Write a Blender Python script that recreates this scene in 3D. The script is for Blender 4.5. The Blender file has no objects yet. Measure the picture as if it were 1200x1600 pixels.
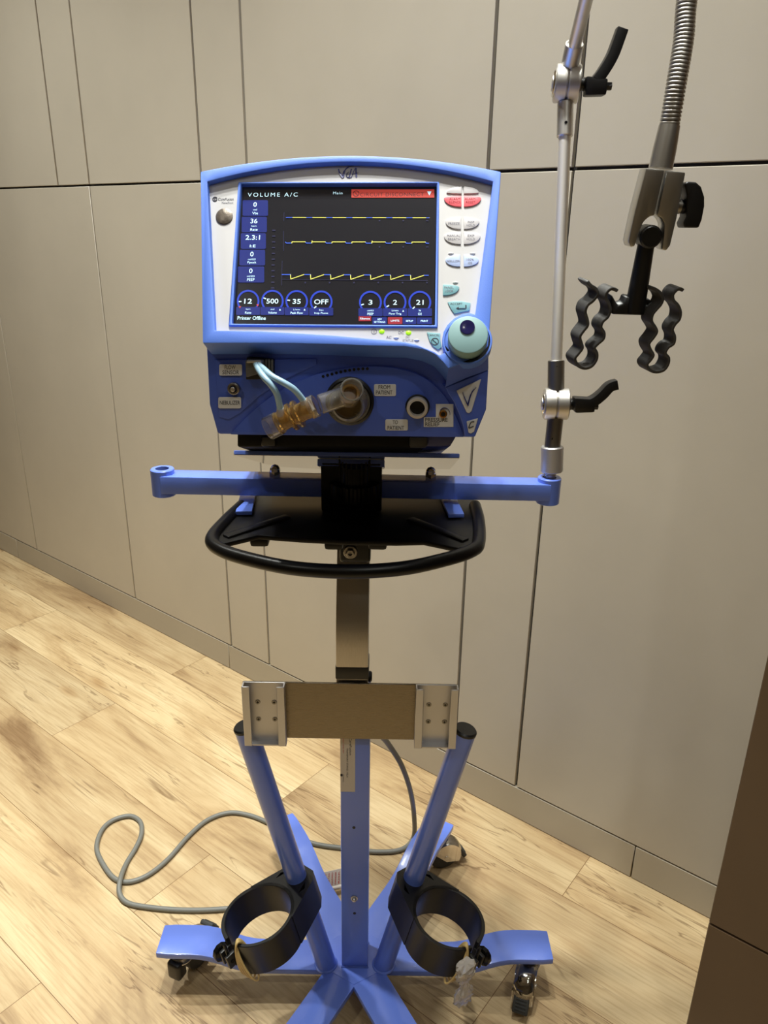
import bpy, bmesh, math, random
from mathutils import Vector, Matrix
random.seed(7)
V = Vector
scn = bpy.context.scene
COL = scn.collection

# ------------------------------------------------------------------ camera
FPX, CXP, CYP, H = 1187.23, 600.0, 800.0, 1.40
RM = Matrix(((0.999879799, 0.0155044652, 0.0),
             (0.00545239207, -0.351623652, 0.936125568),
             (0.0145141263, -0.936013044, -0.351665922)))     # camera (right, down, forward) -> world
CAMP = V((0, 0, H))
cam = bpy.data.cameras.new('camera')
cam.sensor_fit = 'VERTICAL'; cam.sensor_height = 36.0
cam.lens = FPX / 1600 * 36.0
cam.clip_start = 0.02; cam.clip_end = 60
camo = bpy.data.objects.new('camera', cam); COL.objects.link(camo)
cr, cu, cb = RM.col[0], -RM.col[1], -RM.col[2]
camo.matrix_world = Matrix(((cr[0], cu[0], cb[0], 0), (cr[1], cu[1], cb[1], 0), (cr[2], cu[2], cb[2], H), (0, 0, 0, 1)))
scn.camera = camo

# ------------------------------------------------------------------ view + world + lights
scn.view_settings.view_transform = 'Standard'; scn.view_settings.look = 'None'
scn.view_settings.gamma = 1.0; scn.view_settings.use_curve_mapping = False
scn.view_settings.exposure = 0.0
w = bpy.data.worlds.new('world'); scn.world = w; w.use_nodes = True
w.node_tree.nodes['Background'].inputs[0].default_value = (1.0, 0.97, 0.92, 1)
w.node_tree.nodes['Background'].inputs[1].default_value = 0.04

def lamp(name, loc, power, size=0.12, color=(1.0, 0.86, 0.68), spread=140, aim=None):
    l = bpy.data.lights.new(name, 'AREA'); l.shape = 'DISK'; l.size = size; l.energy = power; l.color = color
    l.spread = math.radians(spread)
    o = bpy.data.objects.new(name, l); o.location = loc; COL.objects.link(o)
    if aim:
        o.rotation_euler = (V(aim) - V(loc)).to_track_quat('-Z', 'Y').to_euler()
    return o
WARM = (0.985, 1.0, 0.935)
for x, y, pw, sp in ((-0.32, 1.14, 9, 95), (-0.10, 0.98, 9, 95), (0.16, 0.78, 6, 95), (-0.98, 1.58, 11.5, 95), (-1.62, 2.08, 16, 95), (0.85, 0.10, 1, 95), (0.55, -0.50, 3.8, 110), (-1.20, -0.42, 5.0, 110), (0.55, -1.15, 2.5, 140)):
    lamp('downlight', (x, y, 3.10), pw, 0.10, WARM, sp)

# ------------------------------------------------------------------ projection helpers (photo point -> point on a real plane)
def ray(x, y): return RM @ V(((x - CXP) / FPX, (y - CYP) / FPX, 1.0))
def onz(x, y, z=0.0):
    d = ray(x, y); return CAMP + d * ((z - H) / d.z)
def ony(x, y, Y):
    d = ray(x, y); return CAMP + d * (Y / d.y)
def onp(x, y, P, n):
    d = ray(x, y); return CAMP + d * ((P - CAMP).dot(n) / d.dot(n))

# ------------------------------------------------------------------ materials
def lin(c):
    f = lambda u: (u / 12.92 if u <= 0.04045 else ((u + 0.055) / 1.055) ** 2.4)
    return tuple(f(v / 255.0) for v in c) + (1.0,)
def pm(name, c, rough=0.5, metal=0.0, coat=0.0, trans=0.0, ior=1.5, emit=0.0, bump=0.0, bscale=400.0, spec=0.5, aniso=None, vary=0.0):
    m = bpy.data.materials.new(name); m.use_nodes = True
    nt = m.node_tree; b = nt.nodes['Principled BSDF']
    b.inputs['Base Color'].default_value = lin(c)
    b.inputs['Roughness'].default_value = rough; b.inputs['Metallic'].default_value = metal
    b.inputs['Coat Weight'].default_value = coat; b.inputs['Coat Roughness'].default_value = 0.08
    b.inputs['Transmission Weight'].default_value = trans; b.inputs['IOR'].default_value = ior
    b.inputs['Specular IOR Level'].default_value = spec
    if emit:
        b.inputs['Emission Color'].default_value = lin(c); b.inputs['Emission Strength'].default_value = emit
    if bump or vary or aniso:
        tc = nt.nodes.new('ShaderNodeTexCoord'); mp = nt.nodes.new('ShaderNodeMapping')
        nz = nt.nodes.new('ShaderNodeTexNoise'); nz.inputs['Scale'].default_value = bscale; nz.inputs['Detail'].default_value = 3
        nt.links.new(tc.outputs['Object'], mp.inputs[0]); nt.links.new(mp.outputs[0], nz.inputs['Vector'])
        if aniso: mp.inputs['Scale'].default_value = aniso
        if bump:
            bp = nt.nodes.new('ShaderNodeBump'); bp.inputs['Strength'].default_value = bump; bp.inputs['Distance'].default_value = 0.001
            nt.links.new(nz.outputs[0], bp.inputs['Height']); nt.links.new(bp.outputs[0], b.inputs['Normal'])
        if vary:
            mr = nt.nodes.new('ShaderNodeMapRange')
            mr.inputs[1].default_value = 0.3; mr.inputs[2].default_value = 0.7
            mr.inputs[3].default_value = max(0.02, rough - vary); mr.inputs[4].default_value = rough + vary
            nt.links.new(nz.outputs[0], mr.inputs[0]); nt.links.new(mr.outputs[0], b.inputs['Roughness'])
            hs = nt.nodes.new('ShaderNodeMix'); hs.data_type = 'RGBA'
            k = tuple(v * 0.8 for v in c); hs.inputs[6].default_value = lin(k); hs.inputs[7].default_value = lin(c)
            nt.links.new(nz.outputs[0], hs.inputs[0]); nt.links.new(hs.outputs[2], b.inputs['Base Color'])
    return m
M = {}
M['frame_blue'] = pm('powder_coated_blue', (104, 132, 226), 0.28, coat=0.4, bump=0.12, bscale=500)
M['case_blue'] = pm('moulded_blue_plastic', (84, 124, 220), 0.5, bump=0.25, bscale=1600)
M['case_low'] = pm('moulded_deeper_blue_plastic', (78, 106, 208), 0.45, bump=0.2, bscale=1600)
M['case_navy'] = pm('navy_metal', (28, 40, 110), 0.35)
M['white'] = pm('white_overlay', (200, 198, 199), 0.45)
M['black'] = pm('black_plastic', (20, 19, 19), 0.38, bump=0.1, bscale=900)
M['black_gloss'] = pm('black_glossy_plastic', (10, 10, 11), 0.25, spec=0.3)
M['black_matt'] = pm('black_matt_rail', (9, 9, 10), 0.6, spec=0.15)
M['black_soft'] = pm('black_moulded_tray', (12, 11, 11), 0.34, spec=0.3)
M['rubber'] = pm('dark_grey_rubber', (48, 48, 46), 0.65)
M['clip_grey'] = pm('weathered_black_rubber', (62, 60, 58), 0.55, bump=0.2, bscale=300)
M['steel'] = pm('brushed_stainless', (138, 128, 112), 0.30, 1.0, bump=0.10, bscale=60, aniso=(1.0, 1.0, 40.0), vary=0.06)
M['steel_v'] = pm('brushed_stainless_upright', (200, 194, 186), 0.36, 1.0, bump=0.15, bscale=60, aniso=(40.0, 40.0, 1.0), vary=0.08)
M['alu'] = pm('satin_aluminium', (216, 213, 208), 0.42, 1.0)
M['rod'] = pm('satin_rod', (236, 230, 220), 0.5, 0.8)
M['fork'] = pm('cast_fork_metal', (206, 205, 202), 0.30, 1.0)
M['goose'] = pm('gooseneck_metal', (196, 193, 187), 0.36, 1.0)
M['alu_chan'] = pm('matte_aluminium_channel', (206, 204, 204), 0.5, 0.85)
M['chrome'] = pm('chrome', (225, 222, 218), 0.07, 1.0)
M['mirror'] = pm('polished_underside', (186, 178, 168), 0.07, 1.0)
M['dark_steel'] = pm('dark_steel', (150, 146, 140), 0.38, 1.0)
M['brass'] = pm('brass', (170, 120, 60), 0.35, 1.0)
M['label'] = pm('silver_label', (222, 224, 228), 0.45)
M['paper'] = pm('pole_sticker_paper', (206, 198, 188), 0.5)
M['ink'] = pm('dark_ink', (34, 34, 48), 0.6)
M['ink_soft'] = pm('grey_ink', (110, 108, 120), 0.6)
M['ink_blue'] = pm('blue_ink', (26, 38, 120), 0.4)
M['ink_red'] = pm('red_ink', (200, 52, 44), 0.6)
M['logo'] = pm('logo_ink', (86, 88, 140), 0.35)
M['key_grey'] = pm('key_grey', (196, 192, 194), 0.45)
M['key_red'] = pm('key_coral_red', (232, 92, 104), 0.45)
M['key_blue'] = pm('key_pale_blue', (176, 192, 232), 0.45)
M['key_teal'] = pm('key_teal', (118, 168, 176), 0.45)
M['knob_teal'] = pm('knob_teal', (132, 168, 170), 0.5)
M['knob_dark'] = pm('knob_dimple', (20, 20, 70), 0.15, coat=0.6)
M['led'] = pm('lit_green_indicator', (150, 214, 30), 0.4, emit=0.7)
M['led_off'] = pm('unlit_indicator', (214, 210, 206), 0.35)
M['glass'] = pm('display_glass', (14, 14, 18), 0.12, coat=0.3)
M['s_bg'] = pm('screen_black', (24, 24, 30), 0.22, emit=0.35)
M['s_navy'] = pm('screen_navy', (20, 32, 100), 0.3, emit=0.6)
M['s_blue'] = pm('screen_blue', (32, 54, 160), 0.3, emit=0.75)
M['s_text'] = pm('screen_text', (190, 226, 238), 0.3, emit=0.9)
M['s_dim'] = pm('screen_dim', (34, 34, 62), 0.3, emit=0.6)
M['s_yel'] = pm('screen_yellow', (214, 210, 96), 0.3, emit=0.9)
M['s_trace'] = pm('screen_trace_blue', (58, 92, 200), 0.3, emit=0.9)
M['s_red'] = pm('screen_red', (176, 62, 54), 0.3, emit=0.7)
M['s_dred'] = pm('screen_dark_red', (132, 36, 46), 0.3, emit=0.7)
M['s_ink'] = pm('screen_alarm_ink', (70, 14, 20), 0.4, emit=0.4)
M['clear'] = pm('clear_plastic', (248, 244, 236), 0.06, trans=0.94, ior=1.35)
M['amber'] = pm('amber_plastic', (246, 208, 134), 0.08, trans=0.9, ior=1.4)
M['amber_deep'] = pm('amber_membrane', (150, 108, 44), 0.25, trans=0.4)
M['tube_blue'] = pm('pale_blue_tubing', (168, 204, 226), 0.25, coat=0.3, trans=0.25)
M['cord'] = pm('grey_cord', (118, 118, 112), 0.5)
M['tag_white'] = pm('white_cord_tag', (226, 216, 206), 0.5)
M['band'] = pm('rubber_band_tan', (206, 178, 116), 0.5)
M['film'] = pm('crumpled_clear_film', (232, 228, 224), 0.12, trans=0.6, ior=1.3)
M['plug'] = pm('grey_connector', (92, 92, 90), 0.45)
M['groove'] = pm('dark_joint', (46, 42, 38), 0.8)

# wall panels: warm greige, satin
def wall_mat(name, c, rough, scale=2.2, amt=0.06):
    m = bpy.data.materials.new(name); m.use_nodes = True; nt = m.node_tree; b = nt.nodes['Principled BSDF']
    tc = nt.nodes.new('ShaderNodeTexCoord')
    n1 = nt.nodes.new('ShaderNodeTexNoise'); n1.inputs['Scale'].default_value = scale; n1.inputs['Detail'].default_value = 6; n1.inputs['Roughness'].default_value = 0.6
    mx = nt.nodes.new('ShaderNodeMix'); mx.data_type = 'RGBA'
    mx.inputs[6].default_value = lin(tuple(v * (1 - amt) for v in c)); mx.inputs[7].default_value = lin(tuple(min(255, v * (1 + amt)) for v in c))
    n2 = nt.nodes.new('ShaderNodeTexNoise'); n2.inputs['Scale'].default_value = 45; n2.inputs['Detail'].default_value = 4
    bp = nt.nodes.new('ShaderNodeBump'); bp.inputs['Strength'].default_value = 0.06; bp.inputs['Distance'].default_value = 0.002
    L = nt.links.new
    L(tc.outputs['Object'], n1.inputs['Vector']); L(tc.outputs['Object'], n2.inputs['Vector'])
    L(n1.outputs[0], mx.inputs[0]); L(mx.outputs[2], b.inputs['Base Color'])
    L(n2.outputs[0], bp.inputs['Height']); L(bp.outputs[0], b.inputs['Normal'])
    b.inputs['Roughness'].default_value = rough
    return m
M['wall'] = wall_mat('greige_wall_panel', (188, 180, 165), 0.38)
M['skirt'] = wall_mat('greige_skirting_tile', (176, 167, 150), 0.42)
M['brown'] = wall_mat('dark_brown_panel', (96, 76, 56), 0.42)
M['ceiling'] = wall_mat('white_ceiling', (228, 224, 216), 0.8)

def floor_mat():
    m = bpy.data.materials.new('oak_plank_vinyl'); m.use_nodes = True; nt = m.node_tree; b = nt.nodes['Principled BSDF']
    N = nt.nodes.new; L = nt.links.new
    tc = N('ShaderNodeTexCoord')
    mp = N('ShaderNodeMapping'); mp.inputs['Location'].default_value = (-0.232, -0.855, 0)
    L(tc.outputs['Object'], mp.inputs[0])
    br = N('ShaderNodeTexBrick'); br.offset = 0.5; br.offset_frequency = 2; br.squash = 1.0
    br.inputs['Scale'].default_value = 1.0; br.inputs['Mortar Size'].default_value = 0.0008; br.inputs['Mortar Smooth'].default_value = 0.2
    br.inputs['Brick Width'].default_value = 1.41; br.inputs['Row Height'].default_value = 0.21
    br.inputs['Color1'].default_value = (0, 0, 0, 1); br.inputs['Color2'].default_value = (1, 1, 1, 1); br.inputs['Mortar'].default_value = (0.5, 0.5, 0.5, 1)
    L(mp.outputs[0], br.inputs['Vector'])
    # per-plank offset for the grain
    off = N('ShaderNodeVectorMath'); off.operation = 'MULTIPLY_ADD'; off.inputs[1].default_value = (7.3, 3.1, 5.0)
    L(br.outputs['Color'], off.inputs[0]); L(mp.outputs[0], off.inputs[2])
    def noise(sc, scale, det, rough=0.55, dist=0.0):
        q = N('ShaderNodeMapping'); q.inputs['Scale'].default_value = sc; L(off.outputs[0], q.inputs[0])
        n = N('ShaderNodeTexNoise'); n.inputs['Scale'].default_value = scale; n.inputs['Detail'].default_value = det
        n.inputs['Roughness'].default_value = rough; n.inputs['Distortion'].default_value = dist
        L(q.outputs[0], n.inputs['Vector']); return n
    def ramp(src, stops):
        r = N('ShaderNodeValToRGB'); e = r.color_ramp.elements
        while len(e) < len(stops): e.new(0.5)
        for k, (p, c) in enumerate(stops): e[k].position = p; e[k].color = c
        L(src, r.inputs[0]); return r
    def mix(a, bb, fac, mode='MIX'):
        x = N('ShaderNodeMix'); x.data_type = 'RGBA'; x.blend_type = mode
        for sock, val in ((0, fac), (6, a), (7, bb)):
            if hasattr(val, 'links') or hasattr(val, 'is_linked'): L(val, x.inputs[sock])
            else: x.inputs[sock].default_value = val
        return x.outputs[2]
    broad = noise((0.9, 4.0, 1), 2.2, 5, 0.6, 0.6)
    col = ramp(broad.outputs[0], [(0.28, lin((152, 124, 90))), (0.43, lin((194, 168, 128))), (0.6, lin((214, 192, 152))), (0.8, lin((226, 207, 170)))]).outputs[0]
    tone = ramp(br.outputs['Color'], [(0.0, (0.84, 0.82, 0.80, 1)), (1.0, (1.04, 1.02, 0.98, 1))]).outputs[0]
    col = mix(col, tone, 1.0, 'MULTIPLY')
    grain = noise((2.2, 60.0, 1), 3.0, 6, 0.65, 0.25)
    g = ramp(grain.outputs[0], [(0.34, (0.74, 0.68, 0.62, 1)), (0.54, (1, 1, 1, 1))]).outputs[0]
    col = mix(col, g, 0.75, 'MULTIPLY')
    # long dark cracks: thin contour of a stretched noise
    ck = noise((0.8, 9.0, 1), 1.5, 4, 0.55, 1.1)
    cr_ = ramp(ck.outputs[0], [(0.487, (1, 1, 1, 1)), (0.4985, (0.30, 0.22, 0.16, 1)), (0.503, (0.30, 0.22, 0.16, 1)), (0.512, (1, 1, 1, 1))]).outputs[0]
    msk = noise((1.1, 2.6, 1), 2.0, 2)
    mk = ramp(msk.outputs[0], [(0.47, (0, 0, 0, 1)), (0.56, (1, 1, 1, 1))]).outputs[0]
    cr2 = mix((1, 1, 1, 1), cr_, mk)
    col = mix(col, cr2, 0.65, 'MULTIPLY')
    # knots
    vo = N('ShaderNodeTexVoronoi'); vo.feature = 'F1'; vo.inputs['Scale'].default_value = 1.0
    q = N('ShaderNodeMapping'); q.inputs['Scale'].default_value = (2.4, 6.5, 1); L(off.outputs[0], q.inputs[0]); L(q.outputs[0], vo.inputs['Vector'])
    kn = ramp(vo.outputs['Distance'], [(0.0, (0.42, 0.30, 0.20, 1)), (0.055, (0.66, 0.52, 0.38, 1)), (0.15, (1, 1, 1, 1))]).outputs[0]
    col = mix(col, kn, 0.55, 'MULTIPLY')
    col = mix(col, lin((120, 88, 52)), br.outputs['Fac'])
    L(col, b.inputs['Base Color'])
    b.inputs['Roughness'].default_value = 0.42
    bp = N('ShaderNodeBump'); bp.inputs['Strength'].default_value = 0.08; bp.inputs['Distance'].default_value = 0.002
    L(grain.outputs[0], bp.inputs['Height']); L(bp.outputs[0], b.inputs['Normal'])
    return m
M['floor'] = floor_mat()

# ------------------------------------------------------------------ mesh builder
def catmull(pts, n=8, closed=False):
    P = [V(p) for p in pts]; out = []; k = len(P)
    segs = k if closed else k - 1
    for i in range(segs):
        if closed: a, b, c, d = P[i - 1], P[i], P[(i + 1) % k], P[(i + 2) % k]
        else: a, b, c, d = P[max(i - 1, 0)], P[i], P[i + 1], P[min(i + 2, k - 1)]
        for j in range(n):
            t = j / n
            out.append(0.5 * ((2 * b) + (c - a) * t + (2 * a - 5 * b + 4 * c - d) * t * t + (3 * b - a - 3 * c + d) * t ** 3))
    if not closed: out.append(P[-1].copy())
    return out
def basis(ax):
    ax = V(ax).normalized()
    t = V((0, 0, 1)) if abs(ax.z) < 0.9 else V((1, 0, 0))
    u = ax.cross(t).normalized(); return u, ax.cross(u).normalized(), ax

class MB:
    def __init__(s, mat): s.bm = bmesh.new(); s.mats = [mat]; s.k = 0
    def use(s, mat):
        if mat not in s.mats: s.mats.append(mat)
        s.k = s.mats.index(mat); return s
    def add(s, t, bev=0.0, seg=2, ang=0.5):
        bmesh.ops.recalc_face_normals(t, faces=t.faces)
        if bev:
            es = [e for e in t.edges if len(e.link_faces) == 2 and e.calc_face_angle(0) > ang]
            if es: bmesh.ops.bevel(t, geom=es, offset=bev, segments=seg, affect='EDGES', profile=0.6, clamp_overlap=True)
        for f in t.faces: f.material_index = s.k
        me = bpy.data.meshes.new('t'); t.to_mesh(me); t.free(); s.bm.from_mesh(me); bpy.data.meshes.remove(me); return s
    def box(s, c, size, ax=None, bev=0.0, seg=2):
        t = bmesh.new(); bmesh.ops.create_cube(t, size=1)
        A = ax or (V((1, 0, 0)), V((0, 1, 0)), V((0, 0, 1)))
        for v in t.verts:
            p = v.co.copy(); v.co = V(c) + A[0] * (p.x * size[0]) + A[1] * (p.y * size[1]) + A[2] * (p.z * size[2])
        return s.add(t, bev, seg)
    def plate(s, outer, vec, holes=(), bev=0.0, seg=2):
        t = bmesh.new(); loops = []
        for lp in [outer] + list(holes):
            vs = [t.verts.new(V(p)) for p in lp]
            loops.append([t.edges.new((vs[i], vs[(i + 1) % len(vs)])) for i in range(len(vs))])
        if holes:
            nrm = V(vec).normalized()
            bmesh.ops.triangle_fill(t, use_beauty=True, use_dissolve=False, edges=[e for l in loops for e in l], normal=nrm)
        else:
            t.faces.new([e.verts[0] for e in loops[0]]) if False else bmesh.ops.contextual_create(t, geom=loops[0])
        vec = V(vec)
        if vec.length > 0:
            r = bmesh.ops.extrude_face_region(t, geom=list(t.faces))
            bmesh.ops.translate(t, vec=vec, verts=[g for g in r['geom'] if isinstance(g, bmesh.types.BMVert)])
        return s.add(t, bev, seg)
    def lathe(s, p0, axis, prof, seg=32):
        u, v_, a = basis(axis); t = bmesh.new(); rings = []
        for (d, r) in prof:
            if r < 1e-6: rings.append([t.verts.new(V(p0) + a * d)])
            else: rings.append([t.verts.new(V(p0) + a * d + (u * math.cos(2 * math.pi * i / seg) + v_ * math.sin(2 * math.pi * i / seg)) * r) for i in range(seg)])
        for A, B in zip(rings, rings[1:]):
            for i in range(seg):
                j = (i + 1) % seg
                if len(A) == 1 and len(B) == 1: break
                if len(A) == 1: t.faces.new((A[0], B[i], B[j]))
                elif len(B) == 1: t.faces.new((A[i], A[j], B[0]))
                else: t.faces.new((A[i], A[j], B[j], B[i]))
        return s.add(t)
    def cyl(s, p0, p1, r0, r1=None, seg=24, bev=0.0):
        p0, p1 = V(p0), V(p1); L = (p1 - p0).length; r1 = r0 if r1 is None else r1
        b = min(bev, L * 0.4, r0 * 0.5)
        prof = [(0, 0), (0, r0 - b), (b, r0), (L - b, r1), (L, r1 - b), (L, 0)] if b else [(0, 0), (0, r0), (L, r1), (L, 0)]
        return s.lathe(p0, p1 - p0, prof, seg)
    def pipe(s, p0, p1, ro, ri, seg=32, bev=0.0):
        p0, p1 = V(p0), V(p1); L = (p1 - p0).length
        return s.lathe(p0, p1 - p0, [(0, ri), (0, ro - bev), (bev, ro), (L - bev, ro), (L, ro - bev), (L, ri), (0, ri)], seg)
    def tube(s, pts, r, seg=10, n=8, closed=False, raw=False, flat=1.0):
        P = [V(p) for p in pts] if raw else catmull(pts, n, closed)
        K = len(P); t = bmesh.new(); rings = []
        T = [(P[(i + 1) % K] - P[i - 1]).normalized() if closed else (P[min(i + 1, K - 1)] - P[max(i - 1, 0)]).normalized() for i in range(K)]
        u = basis(T[0])[0]
        for i in range(K):
            u = (u - T[i] * u.dot(T[i])).normalized(); w_ = T[i].cross(u)
            rr = r[min(len(r) - 1, int(i * len(r) / K))] if isinstance(r, (list, tuple)) else r
            rings.append([t.verts.new(P[i] + (u * math.cos(2 * math.pi * k / seg) + w_ * math.sin(2 * math.pi * k / seg) * flat) * rr) for k in range(seg)])
        for i in range(K if closed else K - 1):
            A, B = rings[i], rings[(i + 1) % K]
            for k in range(seg): t.faces.new((A[k], A[(k + 1) % seg], B[(k + 1) % seg], B[k]))
        if not closed: t.faces.new(rings[0]); t.faces.new(rings[-1])
        return s.add(t)
    def bar(s, pts, wdir, width, thick, bev=0.0, widths=None):
        # rectangular bar along a path; wdir = constant width direction
        P = [V(p) for p in pts]; K = len(P); W = V(wdir).normalized(); t = bmesh.new(); rings = []
        for i in range(K):
            T = (P[min(i + 1, K - 1)] - P[max(i - 1, 0)]).normalized(); n = W.cross(T).normalized()
            w2 = (widths[i] if widths else width) / 2
            rings.append([t.verts.new(P[i] + W * (a * w2) + n * (b * thick / 2)) for a, b in ((-1, -1), (1, -1), (1, 1), (-1, 1))])
        for A, B in zip(rings, rings[1:]):
            for k in range(4): t.faces.new((A[k], A[(k + 1) % 4], B[(k + 1) % 4], B[k]))
        t.faces.new(rings[0]); t.faces.new(rings[-1])
        return s.add(t, bev)
    def ribbon(s, pts, vec, th):
        # thin wavy strip: polyline thickened in its own plane and extruded by vec
        P = [V(p) for p in pts]; K = len(P); vec = V(vec); vn = vec.normalized(); a, b = [], []
        for i in range(K):
            T = (P[min(i + 1, K - 1)] - P[max(i - 1, 0)]); T = (T - vn * T.dot(vn)).normalized(); n = vn.cross(T)
            a.append(P[i] + n * th / 2); b.append(P[i] - n * th / 2)
        t = bmesh.new(); rings = [[t.verts.new(q) for q in (a[i], b[i], b[i] + vec, a[i] + vec)] for i in range(K)]
        for A, B in zip(rings, rings[1:]):
            for k in range(4): t.faces.new((A[k], A[(k + 1) % 4], B[(k + 1) % 4], B[k]))
        t.faces.new(rings[0]); t.faces.new(rings[-1])
        return s.add(t, 0.0006, 1, 0.9)
    def ball(s, c, r, ax=None, sc=(1, 1, 1), seg=20):
        t = bmesh.new(); bmesh.ops.create_uvsphere(t, u_segments=seg, v_segments=seg // 2 + 2, radius=r)
        A = ax or (V((1, 0, 0)), V((0, 1, 0)), V((0, 0, 1)))
        for v in t.verts:
            p = v.co.copy(); v.co = V(c) + A[0] * (p.x * sc[0]) + A[1] * (p.y * sc[1]) + A[2] * (p.z * sc[2])
        return s.add(t)
    def text(s, body, c, ex, ey, width=None, height=None, bold=0.0, mono=False):
        cu_ = bpy.data.curves.new('txt', 'FONT'); cu_.body = body; cu_.align_x = 'CENTER'; cu_.size = 1.0; cu_.offset = 0.0 if 'M' in body else bold * 0.35; cu_.resolution_u = 3
        if mono: cu_.space_character = mono
        o = bpy.data.objects.new('txt', cu_); COL.objects.link(o); bpy.context.view_layer.update()
        dg = bpy.context.evaluated_depsgraph_get(); me = bpy.data.meshes.new_from_object(o.evaluated_get(dg))
        COL.objects.unlink(o); bpy.data.objects.remove(o); bpy.data.curves.remove(cu_)
        xs = [v.co.x for v in me.vertices]; ys = [v.co.y for v in me.vertices]
        x0, x1, y0, y1 = min(xs), max(xs), min(ys), max(ys)
        sy = (height / (y1 - y0)) if height else None
        sx = (width / (x1 - x0)) if width else None
        sx = sx or sy; sy = sy or sx
        for v in me.vertices:
            v.co = V(c) + ex * ((v.co.x - (x0 + x1) / 2) * sx) + ey * ((v.co.y - (y0 + y1) / 2) * sy)
        t = bmesh.new(); t.from_mesh(me); bpy.data.meshes.remove(me)
        for f in t.faces: f.material_index = s.k
        m2 = bpy.data.meshes.new('t'); t.to_mesh(m2); t.free(); s.bm.from_mesh(m2); bpy.data.meshes.remove(m2); return s
    def build(s, name, parent=None, loc=None, ang=38):
        root = parent
        while root is not None and root.parent is not None: root = root.parent
        L = V(root.location) if root is not None else V(loc or (0, 0, 0))
        for v in s.bm.verts: v.co -= L
        me = bpy.data.meshes.new(name); s.bm.to_mesh(me); s.bm.free()
        for m in s.mats: me.materials.append(m)
        me.shade_smooth(); me.set_sharp_from_angle(angle=math.radians(ang))
        o = bpy.data.objects.new(name, me); COL.objects.link(o)
        if parent is not None: o.parent = parent
        else: o.location = L
        return o
def tag(o, label, cat, group=None):
    o['label'] = label; o['category'] = cat
    if group: o['group'] = group
    return o
def thing(name, label, cat, loc):
    o = bpy.data.objects.new(name, None); o.empty_display_size = 0.05; COL.objects.link(o); o.location = loc
    return tag(o, label, cat)
def struct(o): o['kind'] = 'structure'; return o
def rot_about(p, c, ax, a): return V(c) + Matrix.Rotation(a, 3, V(ax)) @ (V(p) - V(c))

# ------------------------------------------------------------------ the room
WD = V((0.787374, -0.616475, 0)); WN = V((0.616475, 0.787374, 0)); UP = V((0, 0, 1))   # along the wall, into the wall
WA = WN * 1.4216; S0 = -1.7916
def wp(s, z, d=0.0): return WA + WD * (s + S0) + UP * z + WN * d

fl = MB(M['floor'])
t = bmesh.new(); vs = [t.verts.new(p) for p in ((-5, -4, 0), (4, -4, 0), (4, 1.43, 0), (-5, 1.43, 0))]; t.faces.new(vs)
r_ = bmesh.ops.extrude_face_region(t, geom=list(t.faces)); bmesh.ops.translate(t, vec=(0, 0, -0.05), verts=[g for g in r_['geom'] if isinstance(g, bmesh.types.BMVert)])
fl.add(t)
fo = struct(fl.build('floor')); fo.rotation_euler = (0, 0, math.atan2(WD.y, WD.x))

AX = (WD, WN, UP)
def panel(mb, s0, s1, z0, z1, gap=0.003, d=0.012):
    mb.box(wp((s0 + s1) / 2, (z0 + z1) / 2, d / 2), (s1 - s0 - 2 * gap, d, z1 - z0 - 2 * gap), AX, 0.0012, 1)
wl = MB(M['wall'])
sj_hi = [-3.2, -1.78, -1.19, -0.663, -0.485, 0.045, 0.225, 0.927, 1.11, 1.80, 3.2]
sj_lo = [-3.2, -1.90, -1.19, -0.487, 0.046, 0.226, 0.927, 1.11, 1.80, 3.2]
for a, b in zip(sj_hi, sj_hi[1:]): panel(wl, a, b, 1.505, 3.2)
for a, b in zip(sj_lo, sj_lo[1:]): panel(wl, a, b, 0.092, 1.505)
wl.use(M['groove']).box(wp(0, 1.6, 0.06), (6.6, 0.1, 3.2), AX)
struct(wl.build('wall_back'))
sk = MB(M['skirt'])
for a, b in ((-3.2, -1.37), (-1.37, 0.03), (0.03, 1.418), (1.418, 3.2)): panel(sk, a, b, 0.0, 0.0925, 0.0012, 0.0115)
struct(sk.build('baseboard_back'))
for nm, c, sz in (('wall_front', (-0.5, -3.1, 1.58), (9.4, 0.1, 3.16)), ('wall_left', (-4.6, 0.2, 1.58), (0.1, 6.6, 3.16))):
    q = MB(M['skirt']); q.box(c, sz); struct(q.build(nm))
cl = MB(M['ceiling']); cl.box((0, -0.6, 3.19), (9, 8, 0.05)); struct(cl.build('ceiling'))
# dark brown pillar casing standing out from the wall
pe = V((0.553, 0.950, 0))
br = MB(M['brown'])
pd = 1.4216 - pe.dot(WN)
for z0, z1 in ((0.0, 0.318), (0.318, 1.5), (1.5, 3.15)):
    br.box(pe + WD * 0.5 + WN * (pd - 0.03) / 2 + UP * (z0 + z1) / 2, (1.0, pd - 0.03, z1 - z0 - 0.003), AX, 0.0015, 1)
br.use(M['groove']).box(pe + WD * 0.5 + WN * (pd - 0.03) / 2 + UP * 1.57, (0.99, pd - 0.045, 3.13), AX)
struct(br.build('wall_right'))

# ------------------------------------------------------------------ the rolling stand
PX, PY = -0.0425, 1.079
stand = thing('medical_stand', 'blue six-legged rolling stand carrying the ventilator, with black handle tray and two tank rings', 'stand', (PX, PY, 0))
FB = M['frame_blue']
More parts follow.
